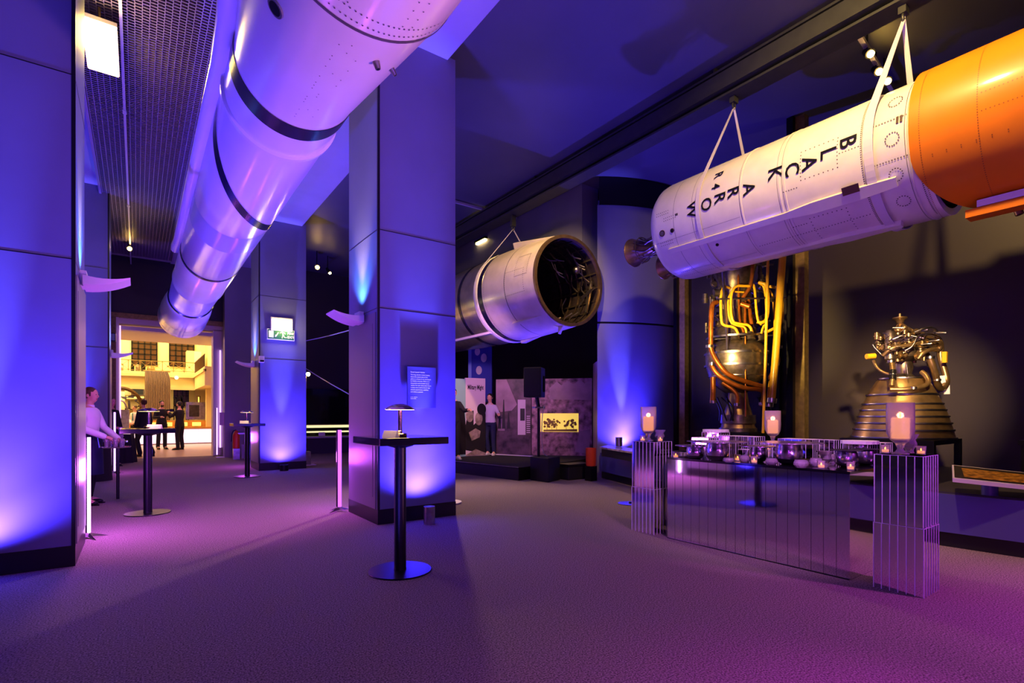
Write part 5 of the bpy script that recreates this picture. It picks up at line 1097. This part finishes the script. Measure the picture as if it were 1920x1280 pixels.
# ================================================================== PEOPLE
def remesh(mb, vox, sm=2):      # one continuous smooth surface out of overlapping tapered volumes
    me = bpy.data.meshes.new('s'); me.from_pydata(mb.v, [], mb.f); bm = bmesh.new(); bm.from_mesh(me); bmesh.ops.recalc_face_normals(bm, faces=bm.faces); bm.to_mesh(me); bm.free()
    o = bpy.data.objects.new('s', me); C.objects.link(o); r = o.modifiers.new('r', 'REMESH'); r.mode = 'VOXEL'; r.voxel_size = vox; r.adaptivity = 0
    dg = bpy.context.evaluated_depsgraph_get(); dg.update(); ev = bpy.data.meshes.new_from_object(o.evaluated_get(dg))
    bm = bmesh.new(); bm.from_mesh(ev)
    for _ in range(sm): bmesh.ops.smooth_vert(bm, verts=bm.verts, factor=.5, use_axis_x=True, use_axis_y=True, use_axis_z=True)
    bm.to_mesh(ev); bm.free()
    out = MB().add([tuple(v.co) for v in ev.vertices], [tuple(p.vertices) for p in ev.polygons])
    bpy.data.objects.remove(o); bpy.data.meshes.remove(me); bpy.data.meshes.remove(ev); return out
def loft(mb, secs, seg=22):
    v = []; n = len(secs)
    for c, rx, ry in secs:
        for i in range(seg): a = 2*PI*i/seg; v.append((c[0]+rx*cos(a), c[1]+ry*sin(a), c[2]))
    f = [(j*seg+i, j*seg+(i+1) % seg, (j+1)*seg+(i+1) % seg, (j+1)*seg+i) for j in range(n-1) for i in range(seg)]+[tuple(range(seg-1,-1,-1)), tuple((n-1)*seg+i for i in range(seg))]
    return mb.add(v, f)
def limb(mb, a, b, r0, r1, rm=None):
    a, b = Vector(a), Vector(b); rm = rm or (r0+r1)/2
    mb.tube([a, a.lerp(b,.35), a.lerp(b,.7), b], lambda f: (r0, rm, (rm+r1)/2, r1)[min(int(f*3.01),3)], 14); mb.sph(a, r0, 12, 8); mb.sph(b, r1, 12, 8)
def torso(mb, P, e=0, lo=0, hi=1.49, slim=1):
    pel, ch, nb = Vector(P['pel']), Vector(P['chest']), Vector(P['nb']); S = []
    for z, rx, ry in ((.84,.09,.145), (.92,.115,.165), (1.0,.108,.152), (1.09,.098,.132), (1.2,.108,.148), (1.31,.115,.165), (1.4,.098,.15), (1.45,.07,.10), (1.49,.052,.062)):
        if z < lo or z > hi: continue
        f = (z-.95)/.5; c = pel.lerp(nb, max(min(f, 1.1), -.3)); S.append(((c.x, c.y, z-.95+pel.z), rx*slim+e, ry*slim+e))
    loft(mb, S)
    for k_ in ('L','R'): mb.tube([ch+Vector((0,0,.055)), Vector(P['sh'+k_])+Vector((0,0,0))], lambda f: .08-.034*f+e*.8, 12)
def arms(mb, P, e=0, cut=1.0):
    for k_ in ('L','R'):
        sh, el, wr = Vector(P['sh'+k_]), Vector(P['el'+k_]), Vector(P['wr'+k_]); limb(mb, sh, el, .050+e*.7, .038+e, .047+e); limb(mb, el, el.lerp(wr, cut), .040+e, .027+e+.006*(cut < 1), .041+e)
def legs_(mb, P, e=0, cut=1.0):
    for k_ in ('L','R'):
        hp, kn, an = Vector(P['hp'+k_]), Vector(P['kn'+k_]), Vector(P['an'+k_]); limb(mb, hp, kn, .085+e, .056+e, .078+e); limb(mb, kn, kn.lerp(an, cut), .056+e, .038+e+.014*(e > 0), .056+e)
BASE = dict(pel=(0,0,.95), waist=(0,0,1.1), chest=(.0,0,1.3), nb=(0,0,1.46), nt=(.015,0,1.54), hd=(.025,0,1.635), cr=(.005,0,1.72),
    shL=(0,.155,1.385), elL=(0,.225,1.12), wrL=(.06,.23,.89), shR=(0,-.155,1.385), elR=(0,-.225,1.12), wrR=(.06,-.24,.9),
    hpL=(0,.09,.9), knL=(.02,.1,.5), anL=(-.02,.11,.09), toL=(.14,.13,.035), hpR=(0,-.09,.9), knR=(.02,-.1,.5), anR=(-.02,-.11,.09), toR=(.14,-.13,.035))
def hand(mb, el, wr, side, grip=.5, palm_to=None):
    el, wr = Vector(el), Vector(wr); d = (wr-el).normalized() if palm_to is None else (Vector(palm_to)-wr).normalized()
    lat = d.cross(Vector((0,0,1))); lat = lat.normalized() if lat.length > .2 else Vector((1,0,0)).cross(d).normalized(); dn = d.cross(lat).normalized()
    if dn.z > 0: dn = -dn
    pc = wr+d*.045
    mb.tube([wr-d*.01, wr+d*.02, pc, wr+d*.085], lambda f: (.024,.03,.034,.028)[min(int(f*3.01),3)], 8)
    for i in range(4):
        o_ = lat*(.027-.018*i); L = (.07,.078,.073,.058)[i]; b = wr+d*.075+o_; p1 = b+d*L*.45+dn*L*.12*grip*2; p2 = p1+(d*(1-grip)+dn*grip*1.3).normalized()*L*.35; p3 = p2+(d*(.6-grip)+dn*grip*1.6).normalized()*L*.25
        mb.tube([b-d*.015, p1, p2, p3], lambda f: .0095-.003*f, 6)
    tb = wr+d*.03+lat*.028*(1 if side > 0 else -1); mb.tube([wr+d*.02+lat*.01*side, tb, tb+d*.03+lat*.02*side+dn*.012, tb+d*.055+lat*.012*side+dn*.02], lambda f: .012-.004*f, 6)
def person(label, loc, rotz, J=None, s=1.0, top='shirt', legs='cblack', hair='hairb', shoes='black', long_sleeve=True, apron=None, skirt=False, grip=.5, bun=False, vest=None, beard=False, group=None, hair_long=0):
    P = dict(BASE); P.update(J or {})
    t = thing('person', label, 'person', loc, rotz, group); t.scale = (s, s, s)
    hd = Vector(P['hd']); vox = .011 if s > 5 else .013
    mb = MB(); torso(mb, P); arms(mb, P); legs_(mb, P)
    mb.tube([Vector(P['nb'])-Vector((0,0,.03)), P['nt'], hd+Vector((-.005,0,-.02))], .05, 14)
    mb.sph(hd+Vector((-.008,0,.03)), (.094,.074,.09), 20, 14); mb.sph(hd+Vector((.028,0,-.045)), (.052,.05,.064), 16, 10); mb.sph(hd+Vector((.035,0,0)), (.055,.06,.07), 14, 10)
    for k_ in ('L','R'):
        an, to = Vector(P['an'+k_]), Vector(P['to'+k_]); mb.tube([an, an.lerp(to, .5), to], lambda f: .036, 10)
        wr, el = Vector(P['wr'+k_]), Vector(P['el'+k_]); mb.tube([wr, wr+(wr-el).normalized()*.05], .027, 10)
    mb = remesh(mb, vox)
    mb.tube([hd+Vector((.083,0,.02)), hd+Vector((.090,0,.0)), hd+Vector((.098,0,-.014)), hd+Vector((.08,0,-.026))], lambda f: .008+.005*f, 8)
    for sd in (1, -1): mb.sph(hd+Vector((-.005, sd*.076, -.003)), (.018,.009,.028), 8, 6)
    hand(mb, P['elL'], P['wrL'], 1, grip); hand(mb, P['elR'], P['wrR'], -1, grip)
    body = obj('body', mb, M['skin'], t, smooth=True, world=False)
    f = MB()
    for sd in (1, -1): f.sph(hd+Vector((.083, sd*.028, .012)), (.006,.010,.005), 8, 6)
    obj('eyes', f, M['black'], t, smooth=True, world=False)
    obj('mouth', MB().sph(hd+Vector((.076,0,-.055)), (.007,.02,.005), 8, 6), M['redbox'], t, smooth=True, world=False)
    h = MB(); h.sph(hd+Vector((-.02,0,.036)), (.097,.082,.096), 26, 18)
    keep = [fc for fc in h.f if not all((h.v[i][0]-hd.x) > .025 and (h.v[i][2]-hd.z) < .062 for i in fc) and not all((h.v[i][2]-hd.z) < -.0 and (h.v[i][0]-hd.x) > -.015 for i in fc)]
    h.f = keep; h.m = [0]*len(keep)
    if bun: h.sph(hd+Vector((-.115,0,.01)), (.042,.045,.045), 12, 8)
    if hair_long: h.sph(hd+Vector((-.05,0,-.05)), (.07,.09,.1), 12, 8)
    obj('hair', h, M[hair], t, smooth=True, world=False)
    if beard: obj('beard', MB().sph(hd+Vector((.034,0,-.068)), (.05,.053,.042), 14, 10), M[hair], t, smooth=True, world=False)
    q = MB(); torso(q, P, .014, .91, 1.46); arms(q, P, .011, .93); obj('shirt' if top in ('shirt','lilac') else 'jacket', remesh(q, vox*1.1), M[top], t, smooth=True, world=False)
    if top in ('shirt','lilac'): obj('collar', MB().lathe([(.066,-.02), (.062,.03), (.056,.03)], Matrix.Translation(Vector(P['nb'])+Vector((0.004,0,0))), 20), M[top], t, smooth=True, world=False)
    q = MB(); torso(q, P, .012 if top in ('shirt','lilac') else .006, 0, 1.01); legs_(q, P, .012, .97); obj('trousers', remesh(q, vox*1.1), M[legs], t, smooth=True, world=False)
    for k_ in ('L','R'):
        an, to = Vector(P['an'+k_]), Vector(P['to'+k_]); d = (to-an); d.z = 0; L = d.length; d.normalize(); g_ = MB(); mm = Matrix.Translation((an.x, an.y, to.z-.035)) @ d.to_track_quat('X', 'Z').to_matrix().to_4x4()
        g_.prism([(-.05,-.03), (.03,-.036), (L*.75,-.045), (L+.05,-.03), (L+.07,0), (L+.05,.03), (L*.75,.045), (.03,.036), (-.05,.03)], 0, .02, mm); g_.sph(mm @ Vector((L*.55,0,.035)), (.125,.046,.042), 14, 10); g_.sph(mm @ Vector((0,0,.055)), (.055,.046,.055), 12, 8)
        obj('shoe', g_, M[shoes], t, smooth=True, world=False)
    if apron:
        q = MB(); n = 24; v = []; pc = Vector(P['pel'])
        for z, rx, ry in ((.13,.14,.15), (0,.165,.175), (-.25,.17,.18), (-.5,.175,.19)):
            for i in range(n+1): th = -PI*.62+PI*1.24*i/n; v.append((pc.x+rx*cos(th)*(1+.02*sin(9*th)), pc.y+ry*sin(th), pc.z+z))
        obj('apron', q.add(v, [(j*(n+1)+i, j*(n+1)+i+1, (j+1)*(n+1)+i+1, (j+1)*(n+1)+i) for j in range(3) for i in range(n)]), M[apron], t, smooth=True, world=False)
    if vest:
        a = Vector(P['chest']); obj(vest[0], MB().prism([(-.02,.12),(.02,.12),(.03,-.18),(0,-.22),(-.03,-.18)], 0, .012, Matrix.Translation(a+Vector((.118,0,0))) @ Matrix(((0,0,1,0),(1,0,0,0),(0,1,0,0),(0,0,0,1)))), M[vest[1]], t, world=False)
    return t
def face_dir(u, D, du, dD):    # heading towards camera-right (du) and away (dD)
    d = RX*du+FW*dD; return math.atan2(d.y, d.x)
M['teal'] = mat('teal_lanyard', '2c8090', .5)
# serving woman with tray
wp = at(172, 777, 7.3)
person('woman in a white shirt and navy apron carrying a tray of glasses', (wp.x-.03, wp.y, 0), face_dir(0,0,1,.15), dict(
    elR=(.06,-.25,1.14), wrR=(.30,-.13,1.01), elL=(.06,.25,1.14), wrL=(.36,.08,.97), hd=(.03,0,1.63), toR=(.15,-.13,.035), anL=(-.08,.1,.09), toL=(.08,.12,.035), knL=(-.01,.1,.5)), s=.93, top='shirt', apron='navy', hair='hair', bun=True, grip=.75)
t = thing('serving_tray', 'round silver tray carried by the serving woman', 'tray', tuple(at(216, 839, 7.2))); c = at(216, 839, 7.2)
obj('tray', MB().lathe([(1e-4,0), (.17,0), (.18,.012), (.176,.012), (.168,.004), (1e-4,.004)], T3(*c), 32), M['chrome'], t, smooth=True)
obj('grip', MB().cyl((c.x-.17,c.y,c.z), (c.x-.19,c.y+.01,c.z+.14), .008, seg=8), M['chrome'], t)
def flute(x, y, z, h, l, drink='pinkw'):
    g = thing('drinking_glass', l, 'glass', (x, y, z), 0, 'glasses around the serving tray')
    obj('glass', MB().lathe([(1e-4,0), (.026,0), (.03,h), (.027,h), (.023,.01), (1e-4,.01)], T3(x,y,z), 16), M['fglass'], g, smooth=True); obj('drink', MB().lathe([(1e-4,.012), (.022,.012), (.0255,h*.75), (1e-4,h*.75)], T3(x,y,z), 12), DR, g)
DR = mat('pale_drink', 'c8b8f0', .1, trans=.6)
for (u, dd, l) in ((200,-.03,'glass on the tray, leftmost of four'), (209,.06,'glass on the tray, second from the left'), (217,-.05,'glass on the tray, third from the left'), (229,.04,'glass on the tray below the serving hand')): p = at(u, 838, 7.2+dd); flute(p.x, p.y, c.z+.005, .115, l)
b_ = at(221, 777, 7.75); 
t = thing('bar_ledge', 'slim ledge behind the tray holding two tall glasses', 'ledge', (b_.x, b_.y, 0)); zt = at(216, 826, 7.75).z; obj('ledge_top', MB().box(b_.x-.14, b_.x+.12, b_.y-.08, b_.y+.08, zt-.02, zt), M['black_glass'], t); obj('leg', MB().cyl((b_.x,b_.y,0), (b_.x,b_.y,zt-.02), .02, seg=10), M['black'], t)
p = at(209, 777, 7.75); flute(p.x, p.y, zt, .15, 'tall glass behind the serving hand, on the left'); p = at(227, 777, 7.75); flute(p.x, p.y, zt, .2, 'taller glass behind the serving hand, on the right')
# people in the passage
gg = None
p = at(253, 777, 20.8); person('woman in a pale blouse with a teal lanyard and open dark jacket', (p.x, p.y, 0), face_dir(0,0,-.1,-1), dict(wrL=(.14,.1,1.0), wrR=(.14,-.1,1.0)), s=.92, top='shirt', vest=('lanyard','teal'), hair='hair')
p = at(270, 777, 15.6); person('person in dark clothes walking behind the second glowing lamp', (p.x, p.y, 0), face_dir(0,0,-1,.3), dict(knL=(.16,.1,.5), anL=(.02,.11,.1), toL=(.16,.12,.04), knR=(-.02,-.1,.5), anR=(-.24,-.1,.11), toR=(-.1,-.11,.035)), s=.97, top='cblack', hair='hair')
p = at(303, 777, 18.85); person('bearded man in black facing the other man with raised hands', (p.x, p.y, 0), face_dir(0,0,.75,-.6), dict(elL=(.06,.25,1.16), wrL=(.24,.16,1.28), elR=(.05,-.25,1.14), wrR=(.28,-.12,1.16)), s=1.0, top='cblack', beard=True, grip=.3)
p = at(337, 777, 18.6); person('dark haired man in black holding a camera, seen from the side', (p.x, p.y, 0), face_dir(0,0,-1,.1), dict(elL=(.14,.2,1.22), wrL=(.30,.12,1.34), elR=(.08,-.24,1.14), wrR=(.22,-.16,.98)), s=.98, top='cblack', beard=True)
cmr = at(322, 769, 18.8); t = thing('camera', 'black camera held up by the dark haired man', 'camera', tuple(cmr)); obj('camera_body', MB().box(cmr.x-.07, cmr.x+.05, cmr.y-.05, cmr.y+.05, cmr.z-.05, cmr.z+.05), M['black'], t); obj('lens', MB().cyl(cmr+Vector((-.06,0,0)), cmr+Vector((-.16,0,0)), .04, seg=12), M['black'], t)
p = at(208, 777, 12.6); person('person in dark clothes at the draped table by the doorway', (p.x, p.y, 0), face_dir(0,0,1,-.2), dict(wrR=(.3,-.12,1.0), elR=(.1,-.24,1.13)), s=.95, top='cblack', hair='hair')
# people on the stage
p = at(919, 777, 12.9); person('man in a lilac shirt and dark trousers walking on the stage', (p.x, p.y, .254), face_dir(0,0,-.3,-1), dict(elL=(.06,.26,1.2), wrL=(.2,.32,1.18), elR=(.02,-.27,1.16), wrR=(.15,-.3,1.0), anR=(-.08,-.08,.1), toR=(.06,-.09,.035)), s=.86, top='lilac', legs='navy', shoes='pinkw')
p = at(850, 777, 11.7); person('person in dark clothes half hidden behind the near column', (p.x, p.y, .254), face_dir(0,0,.4,-1), dict(elL=(.1,.25,1.2), wrL=(.25,.3,1.22)), s=.9, top='cblack', legs='cblack', shoes='pinkw')
# ================================================================== LIGHT
def col(h): return srgb(h)
def light(kind, name, loc, energy, color, aim=None, size=.1, spot=60, blend=.5, shape='DISK', sy=None):
    l = bpy.data.lights.new(name, kind); l.energy = energy; l.color = color
    if kind == 'SPOT': l.spot_size = math.radians(spot); l.spot_blend = blend; l.shadow_soft_size = size
    elif kind == 'POINT': l.shadow_soft_size = size
    elif kind == 'AREA':
        l.shape = shape; l.size = size
        if sy: l.shape = 'RECTANGLE'; l.size_y = sy
    o = bpy.data.objects.new(name, l); C.objects.link(o); o.location = loc
    if aim is not None: o.rotation_euler = (Vector(aim)-Vector(loc)).to_track_quat('-Z', 'Y').to_euler()
    return o
BLUE = (.10, .055, 1.0); VIO = (.55, .12, 1.0); MAG = (.78, .10, 1.0); WARM = (1.0, .62, .22); CYAN = (.12, .3, 1.0)
K = 1.0
# blue floor uplighters in front of and behind the columns
def up(x, y, z, e, s=1, c=(.078, .040, 1.0), k=1.0):      # s: the wall lies towards +y (1) or -y (-1)
    light('SPOT', 'floor_uplight_flood', (x, y, z), e*1.0, c, (x, y+s*.5, z+2.2), .04, 150, 1)
    light('SPOT', 'floor_uplight_beam', (x, y, z), e*4.5*k, (.13, .12, 1.0), (x, y+s*.24, z+2.2), .02, 18, 1)
    light('SPOT', 'floor_uplight_ceiling', (x, y-s*.02, z), e*1.9, c, (x, y-s*.5, z+5), .04, 90, 1)
up(2.72, 5.44, .26, 500)
up(2.7, 6.98, .2, 420, -1)
up(-.98, 5.36, .2, 520)
up(2.66, 12.42, .16, 520)
up(2.7, 14.0, .14, 300, -1)
up(-.95, 12.4, .14, 420)
up(7.80, 7.02, .60, 480)
light('SPOT', 'floor_uplight_flood', (6.95, 8.3, .32), 1100, (.078, .04, 1.0), (7.45, 8.9, 5.6), .04, 62, 1)
up(-.95, 6.9, .2, 300, -1)
up(2.7, -1.6, .2, 300); up(-.95, -1.6, .2, 200)
# wall lamps
for (x, y, s) in ((2.05, 6.2, 1), (2.03, 13.2, 1), (-.27, 6.12, -1), (-.29, 13.2, -1)):
    light('SPOT', 'wall_lamp_beam', (x, y, 2.52), 110, (.10, .34, 1.0), (x+s*.12, y, 2.9), .03, 100, 1)
    light('SPOT', 'wall_lamp_flood', (x, y, 2.5), 170, (1.0, .62, .22), (x+s*.16, y, 5.2), .03, 50, 1)
for (x, y) in ((-.33, 6.85), (2.10, 6.85), (-.33, 13.9), (2.1, 13.9), (-.37, -.2), (2.12, -.2)):
    light('POINT', 'tube_glow', (x, y, .7), 30, (.62, .09, 1.0), size=.12)
# warm gallery light, with added lamps for the engines
light('SPOT', 'warm_spot', (4.0, 1.6, 5.7), 900, WARM, (6.3, 2.1, 4.2), .08, 110, .8)
light('SPOT', 'warm_spot', (3.3, .7, 2.7), 2300, (1, .66, .3), (7.25, 2.3, 1.8), .06, 26, 1)  # unseen mid-air lamp added to light the bell nozzle engine
light('SPOT', 'warm_spot', (4.6, 3.6, 2.25), 1500, (1, .68, .22), (7.75, 4.62, 2.5), .05, 38, .9)  # added below the hanging stage, without a fixture, for the yellow piped engine
light('SPOT', 'warm_spot', (4.6, 6.0, 5.8), 900, WARM, (6.3, 8.3, 3.9), .08, 60, .6)
light('SPOT', 'warm_spot', (9.0, 3.3, 1.0), 60, WARM, (9.3, 3.4, 3), .06, 90, .9)
# colour washes from unseen sources
light('SPOT', 'unseen_wash', (2.4, -.6, .5), 70, (.9, .3, .9), (6.2, 3.0, 3.6), .12, 70, .8)
light('SPOT', 'unseen_wash', (3.6, 1.2, .4), 520, (1.0, .34, .78), (.9, 3.4, 3.4), .15, 90, .9)  # pink lamp added to stand in for floor bounce on the slender rocket
light('SPOT', 'unseen_wash', (-.3, 1.0, .4), 120, (.30, .22, 1), (.8, 5.0, 3.4), .15, 90, .9)  # added blue fill from below left, no lamp stands here
light('SPOT', 'unseen_wash', (1.9, 9.0, .4), 260, (.6, .3, 1), (.9, 10.5, 3.4), .15, 110, .9)  # added violet fill under the slender rocket's middle
light('SPOT', 'unseen_wash', (5.3, 9.8, 2.9), 620, (1.0, .60, .50), (2.6, 4.2, 0), .08, 100, .8)
light('SPOT', 'unseen_wash', (5.3, -1.4, 2.4), 500, MAG, (4.7, .7, 0), .15, 66, .9)
light('SPOT', 'unseen_wash', (4.5, 7.5, 3.2), 420, (1,.45,.8), (8.0, 12, 1.3), .15, 60, .9)
light('SPOT', 'added_blue_wash', (1.4, -4.5, 2.0), 420, (.07, .035, 1.0), (1.2, 6, 3.2), .3, 46, .7)  # blue flood added behind the camera to brighten the column faces
light('SPOT', 'added_blue_wash', (1.0, 3.2, .3), 120, (.09, .045, 1.0), (6, 7.5, 6.0), .2, 80, 1)  # low blue fill added for the right bay ceiling, no fixture here
light('SPOT', 'unseen_magenta_wash', (.9, 4.5, 3.0), 480, (.7, .10, 1.0), (.6, 8.2, 0), .2, 80, .9)  # added to brighten the aisle floor that the buffet mirrors reflect
light('POINT', 'panel_glow', (-.32, 6.9, 5.15), 45, (1, .66, .12), size=.15)
for q_ in LAMPS: light('POINT', 'table_lamp_glow', q_, 5, (1, .72, .35), size=.03)
for q_ in CAND: light('POINT', 'candle_glow', q_, .9, (1, .55, .2), size=.02)
light('POINT', 'exit_glow', (2.7, 12.45, 3.2), 16, (1, .8, .2), size=.1)
light('POINT', 'tube_glow', (-.30, 6.6, .7), 26, (.62, .09, 1.0), size=.12)
light('SPOT', 'added_buffet_wash', (3.2, 1.6, 2.2), 170, (.85, .3, 1), (4.7, 2.6, .85), .1, 70, .8)  # lilac spot added to lift the bowls, plates and pedestals
light('SPOT', 'unseen_magenta_wash', (2.6, -.3, 1.6), 160, (.75, .03, 1.0), (2.2, .55, 0), .1, 70, 1)
# the hall beyond
light('AREA', 'hall_light', (-.6, 26.5, 8.6), 1250, (1.0, .78, .40), (-.6, 28.5, 0), 5)
light('AREA', 'passage_light', (.8, 20.6, 3.85), 60, (1.0, .5, .85), (.8, 20.6, 0), 2.5)
light('AREA', 'balcony_light', (-.6, 28.9, 2.3), 90, (1.0, .75, .35), (-.6, 29.5, 0), 3)
w = bpy.data.worlds.new('night'); bpy.context.scene.world = w; w.use_nodes = True
w.node_tree.nodes['Background'].inputs['Color'].default_value = (.10, .06, .25, 1); w.node_tree.nodes['Background'].inputs['Strength'].default_value = .02
# ================================================================== CAMERA
cam = bpy.data.cameras.new('camera'); co = bpy.data.objects.new('camera', cam); C.objects.link(co)
cam.sensor_width = 36; cam.lens = FP/1920*36; cam.shift_y = (HZ-640)/1920; cam.clip_start = .05
co.location = (0, 0, EYE); co.rotation_euler = (PI/2, 0, -A)
sc = bpy.context.scene; sc.camera = co
sc.view_settings.view_transform = 'Standard'; sc.view_settings.look = 'None'; sc.view_settings.gamma = 1; sc.view_settings.exposure = 0; sc.view_settings.use_curve_mapping = False
try: sc.cycles.use_denoising = True; sc.cycles.denoiser = 'OPENIMAGEDENOISE'
except Exception: pass
sc.cycles.sample_clamp_indirect = 6; sc.cycles.max_bounces = 8; sc.cycles.diffuse_bounces = 4; sc.cycles.caustics_reflective = False; sc.cycles.caustics_refractive = False
